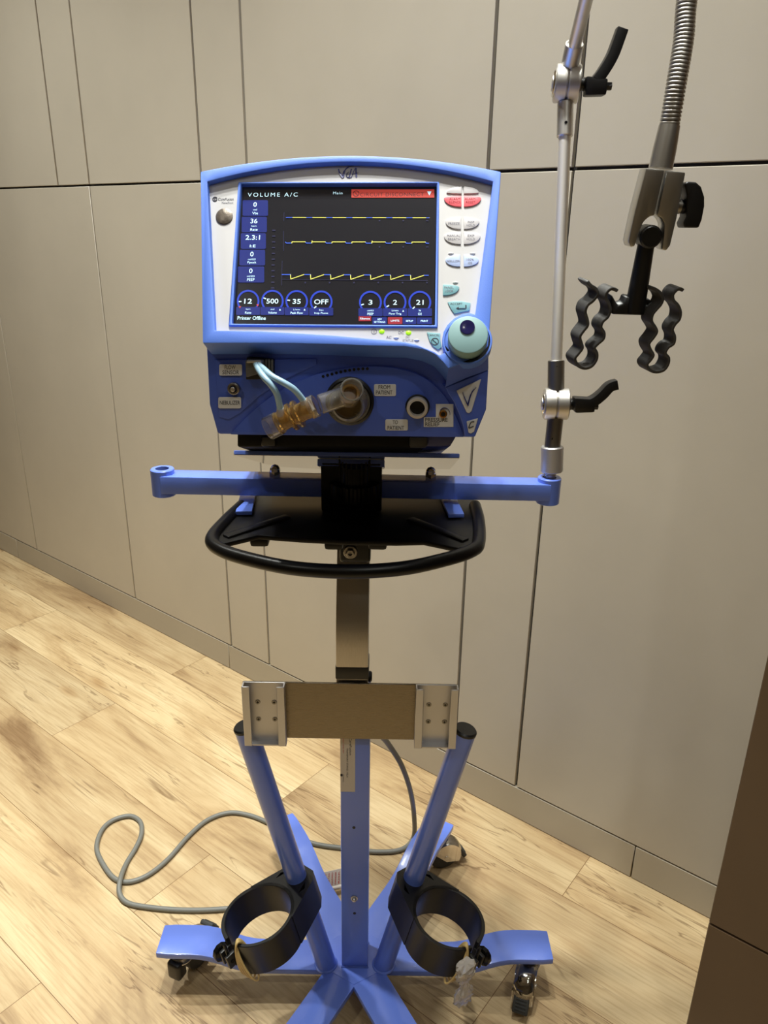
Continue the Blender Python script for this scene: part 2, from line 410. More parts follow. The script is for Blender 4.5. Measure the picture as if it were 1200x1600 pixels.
# six arms, each with a caster
def caster(ang_out, fdir, bx, by):
    tr_ = 0.046 if ang_out == 180 else 0.026
    # stem at (bx,by); fdir = horizontal heading of the pedal
    f = V((math.cos(fdir), math.sin(fdir), 0)); side = V((-f.y, f.x, 0))
    st = MB(M['dark_steel']); st.cyl((bx, by, 0.078), (bx, by, 0.0985), 0.016, seg=20, bev=0.002)
    st.cyl((bx, by, 0.066), (bx, by, 0.079), 0.019, 0.021, seg=20)
    cst = st.build('caster', stand)
    wc = V((bx, by, 0.0375)) + f * tr_
    wh = MB(M['rubber'])
    wh.lathe(wc - side * 0.014, side, [(0, 0), (0, 0.028), (0.001, 0.034), (0.004, 0.0375), (0.024, 0.0375), (0.027, 0.034), (0.028, 0.028), (0.028, 0)], 32)
    wh.use(M['alu']).cyl(wc - side * 0.021, wc + side * 0.021, 0.005, seg=14)
    wh.build('wheel', cst)
    # chrome hood: curved shell over the wheel
    hd = MB(M['chrome']); t = bmesh.new(); rows = []
    for i in range(15):
        a = math.radians(-38 + 190 * i / 14); row = []
        for j in range(9):
            q = -1 + 2 * j / 8
            rr = 0.0425 - 0.006 * abs(q) ** 3
            p = wc + (f * math.cos(a) + UP * math.sin(a)) * rr + side * (q * 0.0185)
            row.append(t.verts.new(p))
        rows.append(row)
    for A, B in zip(rows, rows[1:]):
        for j in range(8): t.faces.new((A[j], A[j + 1], B[j + 1], B[j]))
    r = bmesh.ops.solidify(t, geom=list(t.faces), thickness=0.0012)
    hd.add(t)
    for q in (-1, 1):
        pts = [wc + side * (q * 0.0185) + (f * math.cos(a) + UP * math.sin(a)) * 0.0365 for a in [math.radians(-30 + 180 * k / 12) for k in range(13)]]
        hd.plate(pts + [wc + side * (q * 0.0185) - UP * 0.012], side * (q * 0.0015))
    hd.build('hood', cst)
    pd_ = MB(M['rubber'])
    c0 = wc + f * 0.038 + UP * (0.016 if ang_out == 180 else -0.004)
    tl = (f * 0.55 - UP * 0.83).normalized(); nn = side.cross(tl)
    pd_.box(c0 + f * 0.004, (0.030, 0.034, 0.011), (side, tl, nn), 0.004, 3)
    for k in range(4): pd_.box(c0 + f * 0.004 + tl * (-0.009 + 0.006 * k) - nn * 0.0062 * (1 if nn.dot(f) < 0 else -1), (0.020, 0.002, 0.0016), (side, tl, nn))
    pd_.build('brake_pedal', cst)
    fk = MB(M['black']); fk.box(V((bx, by, 0.052)) - f * 0.016, (0.030, 0.026, 0.040), (side, f, UP), 0.008, 3)
    fk.use(M['alu']).cyl((bx, by, 0.0655), (bx, by, 0.0675), 0.0225, seg=24); fk.build('swivel_fork', cst)
RA = 0.376
heads = {0: math.radians(250), 60: math.radians(20), 120: math.radians(100), 180: math.radians(66), 240: math.radians(250), 300: math.radians(290)}
for a in (0, 60, 120, 180, 240, 300):
    d = V((math.cos(math.radians(a)), math.sin(math.radians(a)), 0)); wd_ = V((-d.y, d.x, 0))
    rz = [(0.0, 0.068), (0.17, 0.068), (0.195, 0.0695), (0.215, 0.0735), (0.235, 0.081), (0.255, 0.090), (0.275, 0.0975), (0.292, 0.1015), (0.31, 0.103), (0.355, 0.103), (RA, 0.103)]
    mb = MB(FB); C0 = V((PX, PY, 0))
    wid = [0.066] * 9 + [0.066, 0.062]
    mb.bar([C0 + d * r + UP * z for r, z in rz], wd_, 0.066, 0.013, 0.0025, wid)
    mb.build('base_arm', stand)
    e = C0 + d * 0.338
    caster(a, heads[a], e.x, e.y)
hub = MB(FB); hub.cyl((PX, PY, 0.060), (PX, PY, 0.0752), 0.062, seg=6)
for sx, sy in ((-1, -1), (1, -1), (1, 1), (-1, 1)):
    hub.tube([(PX + sx * 0.026, PY + sy * 0.026, 0.0745), (PX - sy * sx * sx * 0.026 if False else PX - sx * 0.026, PY + sy * 0.026, 0.0745)], 0.003, 8, 2)
hub.build('hub_plate', stand)
# pole
po = MB(FB); po.box((PX, PY, 0.385), (0.050, 0.050, 0.622), None, 0.003, 2)
pole = po.build('pole', stand)
fy = PY - 0.025
for (x, y) in ((553, 1293), (554, 1427)):
    hm = MB(M['black']); p = ony(x, y, fy); hm.cyl(p + V((0, 0.001, 0)), p - V((0, 0.0004, 0)), 0.0028, seg=14)
    hm.build('screw_hole', pole)
sc_ = MB(M['alu']); p = ony(553.5, 1403, fy); sc_.cyl(p, p - V((0, 0.002, 0)), 0.0065, seg=18); sc_.ball(p - V((0, 0.004, 0)), 0.0045)
sc_.build('screw', pole)
lb = MB(M['paper'])
q0, q1, q2, q3 = [ony(x, y, fy) for x, y in ((531.5, 1140), (555, 1140), (553.5, 1237), (532.5, 1237))]
wl_ = q1.x - q0.x; cxl = (q0.x + q1.x) / 2; zt = q0.z; zb = q2.z
lb.box((cxl, fy - 0.0003, (zt + zb) / 2), (wl_, 0.0005, zt - zb), None)
lb.use(M['ink'])
EXD, EYD = V((0, 0, -1)), V((1, 0, 0))      # text reading downwards
def ltxt(s_, x, y0, y1, h, mat=None):
    if mat: lb.use(mat)
    a_, b_ = ony(x, y0, fy - 0.0007), ony(x, y1, fy - 0.0007)
    lb.text(s_, (a_ + b_) / 2, EXD, EYD, abs(a_.z - b_.z), h, 0.01)
ltxt('CareFusion', 547.8, 1153, 1180, 0.0042)
ltxt('TRANSPORT STAND, VELA', 542.5, 1169, 1215, 0.0033)
ltxt('ASSY LEVEL REV', 536.5, 1154, 1177, 0.0020, M['ink_red'])
ltxt('STAND', 536.5, 1210, 1222, 0.0020, M['ink'])
lb.use(M['ink']).box(ony(533.5, 1211, fy - 0.0007), (0.004, 0.0004, 0.005))
lb.build('pole_label', pole)['label'] = 'pale printed sticker with text running down'
# tank posts with rings
def ring_post(sx, cap_px, band):
    top = V((PX + sx * 0.184, 1.062, 0.6125)); bot = V((PX + sx * 0.054, 1.060, 0.070))
    ax = (top - bot).normalized()
    mb = MB(FB); mb.cyl(bot, top, 0.0190, seg=36)
    mb.tube([bot + ax * 0.005 + (V((math.cos(k * math.pi / 6), math.sin(k * math.pi / 6), 0))) * 0.0195 for k in range(12)], 0.003, 8, 3, True)
    post = mb.build('tank_post', stand)
    cp = MB(M['black']); cp.lathe(top - ax * 0.002, ax, [(0, 0.0188), (0.0, 0.0198), (0.004, 0.0198), (0.0065, 0.0175), (0.007, 0.0), ], 32)
    cp.build('post_cap', post)
    # ring holder perpendicular to the post
    tpt = bot + ax * ((0.290 - bot.z) / ax.z)          # where the post enters the holder's top
    out = V((sx * 0.68, -0.73, 0)); out = (out - ax * out.dot(ax)).normalized(); tan = ax.cross(out)
    RI, RO, HH = 0.0590, 0.0660, 0.064
    cc = tpt + out * 0.0915
    mb = MB(M['black'])
    t = bmesh.new(); n = 56; inner, outer = [], []
    a0 = math.radians(7)
    for i in range(n + 1):
        a = a0 + (2 * math.pi - 2 * a0) * i / n
        di = out * math.cos(a) + tan * math.sin(a)
        inner.append(cc + di * RI); outer.append(cc + di * RO)
    ringpoly = []
    vi = [[t.verts.new(p) for p in (inner[i], outer[i], outer[i] - ax * HH, inner[i] - ax * HH)] for i in range(n + 1)]
    for A, B in zip(vi, vi[1:]):
        for k in range(4): t.faces.new((A[k], A[(k + 1) % 4], B[(k + 1) % 4], B[k]))
    t.faces.new(vi[0]); t.faces.new(vi[-1])
    mb.add(t, 0.0010, 1, 0.9)
    # V-shaped web from the ring round the post
    def L2(a_, b_): return tpt + out * a_ + tan * b_
    web = [L2(-0.026, -0.018), L2(-0.026, 0.018), L2(-0.010, 0.034), L2(0.062, 0.0600), L2(0.060, 0.050)]
    arc = [cc + (out * math.cos(q) + tan * math.sin(q)) * (RI + 0.001) for q in [math.radians(118 + 124 * k / 14) for k in range(15)]]
    web = web[:4] + arc + [L2(0.062, -0.0600), L2(-0.010, -0.034)]
    hole1 = [L2(0.004 + a_, 0.028 + b_) for a_, b_ in ((-0.004, -0.004), (0.020, 0.004), (0.006, 0.006))]
    hole2 = [L2(0.004 + a_, -0.028 - b_) for a_, b_ in ((-0.004, -0.004), (0.020, 0.004), (0.006, 0.006))]
    mb.plate(web, -ax * HH, (hole1, hole2), 0.0)
    # split lugs
    for q in (-1, 1):
        mb.box(cc + out * (RO + 0.006) + tan * (q * 0.0085) - ax * HH * 0.42, (0.022, 0.007, 0.026), (out, tan, ax), 0.002, 2)
    ringo = mb.build('tank_ring', post)
    kb = MB(M['black_gloss'])
    side = -sx
    kc = cc + out * (RO + 0.009) - ax * HH * 0.42
    kd = tan * (1 if tan.x * sx > 0 else -1) 
    kb.cyl(kc - kd * 0.0135, kc + kd * 0.020, 0.0032, seg=12)
    prof_r = 0.0155
    kb.lathe(kc + kd * 0.013, kd, [(0, 0), (0, prof_r * 0.7), (0.003, prof_r), (0.011, prof_r), (0.0125, prof_r * 0.9), (0.0125, 0)], 10)
    kb.cyl(kc + ax * 0.006 - kd * 0.004, kc + ax * 0.034 - kd * 0.004, 0.0030, seg=10)
    kb.build('clamp_knob', post)
    return cc, out, tan, ax, RO, HH, kc, kd
RL = ring_post(-1, None, True)
RR = ring_post(1, None, True)
# stainless upright that leans back above the pole
su = MB(M['steel_v'])
UX = PX - 0.0045
su.bar([(UX, 1.067, 0.66), (UX, 1.067, 0.775), (UX, 1.068, 0.80), (UX, 1.074, 0.825), (UX, 1.085, 0.85), (UX, 1.150, 1.00)], (1, 0, 0), 0.0515, 0.042, 0.0025)
su.build('upright', stand)
co = MB(M['black']); co.box((UX, 1.068, 0.731), (0.0535, 0.046, 0.022), None, 0.002)
p = ony(577.5, 1057, 1.06); co.cyl(p - V((0.004, 0, 0)), p + V((0.004, 0, 0)), 0.009, seg=18, bev=0.002)
co.build('upright_collar', stand)
# stainless cross plate with two aluminium channels
YB = 1.040
cpx0, cpx1 = ony(379, 1068, YB).x, ony(716, 1075, YB).x
cz1, cz0 = ony(548, 1068, YB).z, ony(548, 1155, YB).z
bk = MB(M['steel']); bk.box(((cpx0 + cpx1) / 2, YB + 0.002, (cz0 + cz1) / 2), (cpx1 - cpx0, 0.004, cz1 - cz0), None, 0.001, 1)
bpl = bk.build('cross_plate', stand)
def channel(x0, x1):
    W = x1 - x0; zt_, zb_ = cz1 + 0.0015, cz0 - 0.004; D = 0.0165; th = 0.0024; lip = 0.0125
    yb = YB - 0.0002
    prof = [(x0, 0), (x0, -D), (x0 + lip, -D), (x0 + lip, -D + th), (x0 + th, -D + th), (x0 + th, -th), (x1 - th, -th), (x1 - th, -D + th), (x1 - lip, -D + th), (x1 - lip, -D), (x1, -D), (x1, 0)]
    mb = MB(M['alu_chan']); mb.plate([(a, yb + b, zt_) for a, b in prof], (0, 0, zb_ - zt_), (), 0.0007, 1)
    mb.box(((x0 + x1) / 2, yb - D * 0.5, zb_ + 0.0013), (W - 0.004, D - 0.003, 0.0022))
    ch = mb.build('rail_channel', bpl)
    for i in (0.33, 0.72):
        for k in (0.33, 0.62):
            s_ = MB(M['dark_steel']); p_ = V((x0 + W * i, yb - th, zt_ + (zb_ - zt_) * k))
            s_.lathe(p_, (0, -1, 0), [(0, 0.0042), (0.0009, 0.0040), (0.0012, 0.0030), (0.0007, 0.0016), (0.0007, 0)], 16)
            s_.use(M['black']).box(p_ - V((0, 0.0011, 0)), (0.0042, 0.0006, 0.0011)); s_.box(p_ - V((0, 0.0011, 0)), (0.0011, 0.0006, 0.0042))
            s_.build('channel_screw', bpl)
xa, xb = ony(377, 1075, YB - 0.016).x, ony(444, 1075, YB - 0.016).x
channel(xa, xb)
xa, xb = ony(650, 1080, YB - 0.016).x, ony(717, 1080, YB - 0.016).x
channel(xa, xb)

# handle tray: flat moulding with a round hand rail in front
ZT = 1.012
def tz(x, y, z=ZT): return onz(x, y, z)
railpts = [tz(378, 790), tz(352, 815), tz(331, 842), tz(345, 859), tz(390, 874), tz(460, 888), tz(545, 893), tz(630, 888), tz(700, 873), tz(738, 860), tz(748, 847), tz(748, 815), tz(742, 790)]
hr = MB(M['black_soft']); hr.tube(railpts, 0.0089, 18, 8)
handle = hr.build('hand_rail', stand)
tr = MB(M['black_soft'])
poly = [tz(388, 768), tz(374, 790), tz(334, 838), tz(345, 850), tz(404, 836), tz(470, 841), tz(545, 845), tz(620, 846), tz(662, 845), tz(715, 856), tz(745, 850), tz(746, 795), tz(738, 772)]
tr.plate(poly, (0, 0, -0.007), (), 0.002, 2)
for k, (x, y) in enumerate(((404, 848), (521, 853), (590, 853))):
    p = tz(x, y, 0.99); tr.box(p + V((0, 0.012, 0.0)), (0.026, 0.02, 0.016), None, 0.005)
# raised ribs
tr.bar([tz(352, 840), tz(450, 808)], (tz(450, 808) - tz(352, 840)).cross(UP), 0.014, 0.007, 0.003)
tr.bar([tz(728, 846), tz(640, 812)], (tz(728, 846) - tz(640, 812)).cross(UP), 0.014, 0.007, 0.003)
tr.build('handle_tray', stand)
cb_ = MB(M['black_gloss'])
cb_.cyl((PX, 1.085, 0.935), (PX, 1.085, 1.03), 0.023, seg=28, bev=0.003)
cb_.box((PX, 1.080, 0.958), (0.047, 0.07, 0.068), None, 0.006, 3)
cb_.build('column_clamp', stand)
bo = MB(M['dark_steel']); p = ony(547.5, 862, 1.0455)
bo.cyl(p, p - V((0, 0.004, 0)), 0.0105, seg=24, bev=0.001)
bo.lathe(p - V((0, 0.004, 0)), (0, -1, 0), [(0, 0.007), (0.0045, 0.007), (0.0055, 0.006), (0.0055, 0.0032), (0.002, 0.0032), (0.002, 0)], 6)
bo.build('clamp_bolt', stand)
# cross bar with end bosses
YF, YR = 1.048, 1.084
xl, xr = -0.327, 0.243
zb_l, zt_l, zb_r, zt_r = 1.0285, 1.0555, 1.0265, 1.0520
cbm = MB(FB); t = bmesh.new()
vv = [t.verts.new(p) for p in ((xl, YF, zb_l), (xr, YF, zb_r), (xr, YF, zt_r), (xl, YF, zt_l), (xl, YR, zb_l), (xr, YR, zb_r), (xr, YR, zt_r), (xl, YR, zt_l))]
for f in ((0, 1, 2, 3), (7, 6, 5, 4), (0, 4, 5, 1), (3, 2, 6, 7), (0, 3, 7, 4), (1, 5, 6, 2)): t.faces.new([vv[i] for i in f])
cbm.add(t, 0.002, 2)
bar = cbm.build('cross_bar', stand)
for (x, z0, z1, hole) in ((xl, 1.0215, 1.0625, True), (xr, 1.0185, 1.0585, True)):
    b_ = MB(FB); b_.pipe((x, 1.066, z0), (x, 1.066, z1), 0.0172, 0.0098, 36, 0.0012); b_.use(M['black']).cyl((x, 1.066, z0 + 0.002), (x, 1.066, (z1 - 0.006) if x < 0 else (z0 + 0.012)), 0.0099, seg=24)
    b_.build('bar_boss', bar)
for pa, pb in (((388, 772), (381, 802)), ((699, 776), (713, 806))):
    a_, b_ = onz(*pa, 1.0165), onz(*pb, 1.0165)
    tb = MB(FB); tb.bar([a_ + (a_ - b_) * 0.6, b_], UP.cross(b_ - a_), 0.023, 0.006, 0.0012)
    tb.build('bar_tab', bar)
for x in (430, 673):
    p = ony(x, 741, 1.063); p.z = 1.0535
    n_ = MB(M['chrome']); n_.cyl(p, p + UP * 0.009, 0.0088, seg=6); n_.lathe(p + UP * 0.009, UP, [(0, 0.0078), (0.004, 0.0074), (0.008, 0.005), (0.0102, 0.0)], 18)
    n_.build('cap_nut', bar)
# tilt head: black block, ribbed column, ribbed hand knob
TL = math.radians(20.5)
th = MB(M['black_gloss'])
hx0, hx1 = ony(501, 740, 1.03).x, ony(597, 740, 1.03).x
th.plate([(hx0, y, z) for y, z in ((1.030, 1.013), (1.110, 1.013), (1.110, 1.056), (1.030, 1.086))], (hx1 - hx0, 0, 0), (), 0.003, 2)
th.cyl((PX, 1.028, 1.030), (PX, 1.028, 1.084), 0.0215, seg=24)
for k in range(10):
    a = math.radians(180 + 20 * k); th.box((PX + 0.0215 * math.cos(a), 1.028 + 0.0215 * math.sin(a), 1.062), (0.002, 0.002, 0.06))
head = th.build('tilt_head', stand)
kn = MB(M['black_gloss']); prof = []
kz0, kz1 = 1.036, 1.058
t = bmesh.new(); ringA, ringB = [], []
nn_ = 120
for i in range(nn_):
    a = 2 * math.pi * i / nn_; rr = 0.0355 + 0.0014 * (1 if (i % 6) < 3 else -1)
    ringA.append(t.verts.new((PX + rr * math.cos(a), 1.034 + rr * math.sin(a), kz0))); ringB.append(t.verts.new((PX + rr * math.cos(a), 1.034 + rr * math.sin(a), kz1)))
for i in range(nn_): t.faces.new((ringA[i], ringA[(i + 1) % nn_], ringB[(i + 1) % nn_], ringB[i]))
t.faces.new(ringA); t.faces.new(ringB); kn.add(t)
kn.build('tilt_knob', head, ang=25)
# ventilator mounting plate with polished underside, tilted back
P_f = V((0, 0.905, 0)); 
pz = ony(540, 713, 0.905).z
tdir = V((0, math.cos(TL), -math.sin(TL))); tup = V((0, math.sin(TL), math.cos(TL)))
Pp = V((0, 1.067, 1.0790)); Pn = tup
mp_ = MB(FB)
fl_, fr_ = onp(365, 711, Pp, Pn), onp(718, 716, Pp, Pn)
fl_.z = fl_.z; 
kk = [fl_, fr_, onp(703, 733, Pp, Pn), onp(500, 733, Pp, Pn), onp(430, 729, Pp, Pn)]
mp_.use(M['mirror']).plate(kk, tup * 0.0004)
mp_.use(FB).plate([k_ + tup * 0.0005 for k_ in (fl_, fr_, kk[2], kk[3], kk[4])], tup * 0.006, (), 0.001, 1)
mp_.build('mounting_plate', stand)
mc = MB(FB); e0, e1 = onp(496, 716, Pp, Pn), onp(601, 718, Pp, Pn)
mc.box((e0 + e1) / 2 + tdir * 0.022 - tup * 0.006, (e1.x - e0.x, 0.05, 0.0105), (V((1, 0, 0)), tdir, tup), 0.001, 1)
mc.build('pivot_plate', stand)

# ------------------------------------------------------------------ the ventilator
EX = V((0.99754519, -0.06793357, 0.01698873)).normalized()
EU = V((0.01290944, 0.50172922, 0.8649284)); EU = (EU - EX * EU.dot(EX)).normalized()
EN = EX.cross(EU).normalized()
FO = V((-0.05583865, 0.8443276, 1.37257995))
def S(x, y, off=0.0): return onp(x, y, FO + EN * off, EN)                 # photo point on the face, off metres out
def Fm(a, b, off=0.0): return FO + EX * (a / 1000) + EU * (b / 1000) + EN * off
vent = thing('ventilator', 'light blue hospital ventilator with lit screen standing tilted on top of the rolling stand', 'ventilator', (PX, 1.0, 1.10))
def arc3(p, q, r, n):
    # parabola through p, q(mid), r
    out = []
    for i in range(n + 1):
        t_ = i / n; a = (p[0] + (r[0] - p[0]) * t_, 0)
        y = p[1] * (1 - t_) * (1 - 2 * t_) + q[1] * 4 * t_ * (1 - t_) + r[1] * t_ * (2 * t_ - 1)
        out.append((a[0], y))
    return out
OFR = 0.0115
outer = [S(x, y, OFR) for x, y in arc3((313, 268), (548, 243), (783, 268), 28)]
botpx = [(763, 541), (748, 556), (730.6, 563), (700.8, 576), (692, 565), (678, 552.5), (659, 545.5), (632.5, 541), (580, 540), (515, 537.5), (451, 536), (380, 535.8), (316.5, 536)]
outer += [S(x, y, OFR) for x, y in botpx]
OFW = 0.004
inn_top = arc3((324, 283.5), (548, 252.5), (770, 283.5), 28)
inner_px = [(742.6, 491), (733, 488), (722, 490), (709, 497), (699, 507), (693, 518), (691.5, 529), (695, 540), (701.5, 547.5), (687, 554.5), (677, 549), (667.5, 544.6), (650, 537.6), (633, 534), (615, 531.9), (580, 528.9), (520, 523.5), (473, 520.6), (408, 517), (335.5, 516)]
inner_f = [S(x, y, OFR) for x, y in inn_top] + [S(x, y, OFR) for x, y in inner_px]
hs = MB(M['case_blue'])
hs.plate(outer, -EN * 0.046, (inner_f,), 0.0022, 2)
# back of the case, tapering rearwards
BD = V((0.0, 0.93, -0.36)).normalized()
def toF(p):
    d = p - FO; return d.dot(EX), d.dot(EU), d.dot(EN)
back0 = [p - EN * 0.044 for p in outer[:29]] + [Fm(158, -104, -0.034), Fm(-127, -104, -0.034)]
c_ = sum(back0, V()) / len(back0)
t = bmesh.new(); A = [t.verts.new(p) for p in back0]; B = [t.verts.new(c_ + (p - c_) * 0.93 + BD * 0.10) for p in back0]; C = [t.verts.new(c_ + (p - c_) * 0.86 + BD * 0.24 - V((0, 0, 0.02))) for p in back0]
K = len(A)
for Q, R_ in ((A, B), (B, C)):
    for i in range(K): t.faces.new((Q[i], Q[(i + 1) % K], R_[(i + 1) % K], R_[i]))
t.faces.new(A); t.faces.new(C)
hs.add(t)
housing = hs.build('front_bezel', vent)
# lower connector panel, set back below the lip
LN = V((-0.0680, -0.9977, 0)); LX = V((0.9977, -0.0680, 0))
LP = V((-0.05, 0.808, 1.23))
def Lw(x, y, off=0.0): return onp(x, y, LP + LN * off, LN)
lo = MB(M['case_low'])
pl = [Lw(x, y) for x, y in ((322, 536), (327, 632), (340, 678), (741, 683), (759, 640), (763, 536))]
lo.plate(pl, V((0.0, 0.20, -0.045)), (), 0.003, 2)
# arched field raised around the ports
arch = [(362, 676), (385, 652), (412, 628), (450, 603), (490, 586), (530, 576), (575, 572), (620, 575), (660, 588), (690, 612), (708, 640), (719, 665), (724, 681)]
archs = catmull([Lw(x, y, 0.0) for x, y in arch], 4)
lo.plate(archs + [Lw(724, 682), Lw(362, 678)], LN * 0.003, (), 0.0015, 2)
sink = [(336, 562), (495, 560), (495, 569), (447, 592), (406, 618), (374, 646), (358, 655), (343, 651)]
lo.plate([Lw(x, y) for x, y in sink], LN * 0.0018, (), 0.0012, 2)
lower = lo.build('connector_panel', vent)
# right-hand column carrying the badges
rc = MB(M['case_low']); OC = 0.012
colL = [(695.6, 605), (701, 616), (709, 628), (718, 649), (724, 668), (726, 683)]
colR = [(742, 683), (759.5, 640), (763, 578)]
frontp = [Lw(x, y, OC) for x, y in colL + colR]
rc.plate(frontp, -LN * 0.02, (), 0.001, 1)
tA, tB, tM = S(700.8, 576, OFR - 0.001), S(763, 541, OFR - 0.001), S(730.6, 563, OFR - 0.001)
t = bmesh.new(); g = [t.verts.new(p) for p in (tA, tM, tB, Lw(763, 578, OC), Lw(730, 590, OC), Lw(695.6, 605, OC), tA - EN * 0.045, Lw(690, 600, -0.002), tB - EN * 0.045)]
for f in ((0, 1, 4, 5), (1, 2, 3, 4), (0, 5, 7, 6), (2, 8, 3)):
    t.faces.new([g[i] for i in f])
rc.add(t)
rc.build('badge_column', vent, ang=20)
# badges
def badge(pts, cmat=M['label'], off=OC): 
    mb = MB(cmat); mb.plate([Lw(x, y, off) for x, y in pts], LN * 0.0016, (), 0.0006, 1); return mb
b1 = badge([(713, 610), (752, 591.5), (737, 642), (733, 645.5), (729, 644)])
b1.use(M['ink_blue'])
sw = catmull([Lw(x, y, OC + 0.0022) for x, y in ((723, 613), (726, 622), (731, 633.5))], 6)
b1.tube(sw, [0.0008, 0.0014, 0.0016], 8, raw=True, flat=0.4)
sw = catmull([Lw(x, y, OC + 0.0022) for x, y in ((731, 634), (734, 622), (738, 612), (744, 605.5))], 6)
b1.tube(sw, [0.0018, 0.0018, 0.0014, 0.0007], 8, raw=True, flat=0.4)
b1.build('tick_badge', vent)['label'] = 'silver triangular badge with dark blue tick'
b2 = badge([(729, 658), (747, 653), (741, 674), (736, 677), (732, 676)]); b2.use(M['ink'])
b2.tube(catmull([Lw(x, y, OC + 0.0020) for x, y in ((741, 659), (736, 660), (732.5, 668), (734, 668.5), (740, 666))], 5), 0.0005, 6, raw=True)
b2.build('script_badge', vent)['label'] = 'small silver badge with script letter'
# label plates with lettering
def rrect(x0, y0, x1, y1, r, f, n=4):
    pts = []
    for cx_, cy_, a0 in ((x1 - r, y0 + r, -90), (x1 - r, y1 - r, 0), (x0 + r, y1 - r, 90), (x0 + r, y0 + r, 180)):
        for k in range(n + 1):
            a = math.radians(a0 + 90 * k / n); pts.append(f(cx_ + r * math.cos(a), cy_ + r * math.sin(a)))
    return pts
def plate_label(name, x0, y0, x1, y1, lines, off=0.003, poly=None):
    f = lambda x, y: Lw(x, y, off)
    mb = MB(M['label'])
    mb.plate(poly([off]) if poly else rrect(x0, y0, x1, y1, 2.5, f), LN * 0.0008, (), 0.0003, 1)
    mb.use(M['ink'])
    for s_, xa_, xb_, yc, h in lines:
        a_, b_ = Lw(xa_, yc, off + 0.0010), Lw(xb_, yc, off + 0.0010); up_ = (Lw((xa_ + xb_) / 2, yc - 5, off + 0.001) - Lw((xa_ + xb_) / 2, yc + 5, off + 0.001)).normalized()
        mb.text(s_, (a_ + b_) / 2, (b_ - a_).normalized(), up_, (b_ - a_).length, h * 0.00069, 0.012)
    return mb.build(name, vent)
plate_label('port_label', 342.7, 569, 378.4, 586.7, [('FLOW', 351, 368, 573.8, 6), ('SENSOR', 347.5, 373.5, 581.8, 6)])
plate_label('port_label', 341.2, 620.3, 377, 638, [('NEBULIZER', 343.5, 375, 629.3, 6.2)])
plate_label('port_label', 584.4, 600, 618.9, 618.7, [('FROM', 591.5, 609.5, 605, 6.2), ('PATIENT', 587.5, 613, 613.3, 6.2)])
plate_label('port_label', 602, 655, 637.4, 672.5, [('TO', 613.5, 621.5, 659.8, 6), ('PATIENT', 605.5, 631.5, 668.5, 6.2)])
plate_label('port_label', 0, 0, 0, 0, [('PRESSURE', 664.3, 699.3, 656, 6.2), ('RELIEF', 664.3, 686.8, 662.8, 6)], 0.003,
            lambda o_: [Lw(x, y, o_[0]) for x, y in ((681, 631), (708.5, 631), (708.5, 667), (662, 667), (662, 651.5), (681, 651.5))])
# ports
def port_axis(x, y, off=0.003): return Lw(x, y, off)
pt = MB(M['black']); p = port_axis(652.5, 634.5)
pt.cyl(p, p + LN * 0.003, 0.0130, seg=36, bev=0.001)
pt.use(pm('port_ivory', (196, 188, 180), 0.4)).pipe(p + LN * 0.002, p + LN * 0.012, 0.0112, 0.0080, 36, 0.0012)
pt.use(M['black']).cyl(p + LN * 0.002, p + LN * 0.004, 0.0082, seg=30)
pt.build('patient_outlet_port', vent)
rv = MB(M['brass']); p = port_axis(692.5, 646, 0.004); rv.cyl(p, p + LN * 0.004, 0.0043, seg=20, bev=0.0008)
rv.use(M['black']).cyl(p + LN * 0.0035, p + LN * 0.0043, 0.0024, seg=16)
rv.use(M['ink_blue']).tube(catmull([Lw(x, y, 0.0042) for x, y in ((688, 640.5), (693, 637.2), (699, 638.5), (702.5, 643), (703, 648))], 5), 0.0009, 6, raw=True, flat=0.3)
rv.build('pressure_relief_valve', vent)
nb = MB(M['dark_steel']); p = port_axis(366.5, 606.2, 0.0018)
nb.pipe(p, p + LN * 0.006, 0.0066, 0.0040, 28, 0.001); nb.use(M['alu']).cyl(p, p + LN * 0.009, 0.0026, seg=18, bev=0.0005)
nb.build('nebulizer_port', vent)
vd = MB(M['black'])
for k in range(11):
    f_ = k / 10; x = 505 + 69 * f_; y = 588 - 12 * math.sin(f_ * math.pi / 2) ; p = Lw(x, y, 0.0028); vd.cyl(p, p + LN * 0.0006, 0.0016, seg=10)
vd.build('speaker_slot_row', vent)
# flow sensor socket
fs = MB(M['black']); a_, b_ = Lw(386, 555), Lw(429, 590)
fs.plate([Lw(x, y) for x, y in ((388, 556), (430, 560), (430, 590), (387, 591))], LN * 0.010, (), 0.002, 2)
fs.use(M['plug'])
for k in range(3): fs.plate([Lw(x, y, 0.010) for x, y in ((415 + 4.6 * k, 561), (418 + 4.6 * k, 561), (418 + 4.6 * k, 587), (415 + 4.6 * k, 587))], LN * 0.002)
fs.build('flow_sensor_socket', vent)
# exhalation valve: black seat, clear dome, amber membrane, spout to the camera and side arm
ev = MB(M['black']); c0 = Lw(546.8, 626, 0.003)
ev.lathe(c0, LN, [(0, 0.026), (0.004, 0.0262), (0.006, 0.0235), (0.004, 0.022), (0.004, 0)], 44)
valve = ev.build('exhalation_valve', vent)
em = MB(M['clear'])
em.lathe(c0 + LN * 0.005, LN, [(0, 0.0225), (0.004, 0.0225), (0.005, 0.0205), (0.010, 0.0190), (0.016, 0.0175), (0.018, 0.0150), (0.0165, 0.0140), (0.010, 0.0165), (0.004, 0.0190), (0, 0.021)], 44)
e1_ = c0 + LN * 0.014
spd = (LN + LX * 0.10 - UP * -0.16).normalized()
s0_ = Lw(545, 620, 0.018)
s1_ = onp(550, 608.5, LP + LN * 0.046, LN)
em.pipe(s0_, s1_, 0.0120, 0.0102, 36, 0.0008)
em.use(M['plug']).lathe(c0 + LN * 0.0052, LN, [(0, 0.0215), (0.0006, 0.0215), (0.0006, 0.016)], 40)
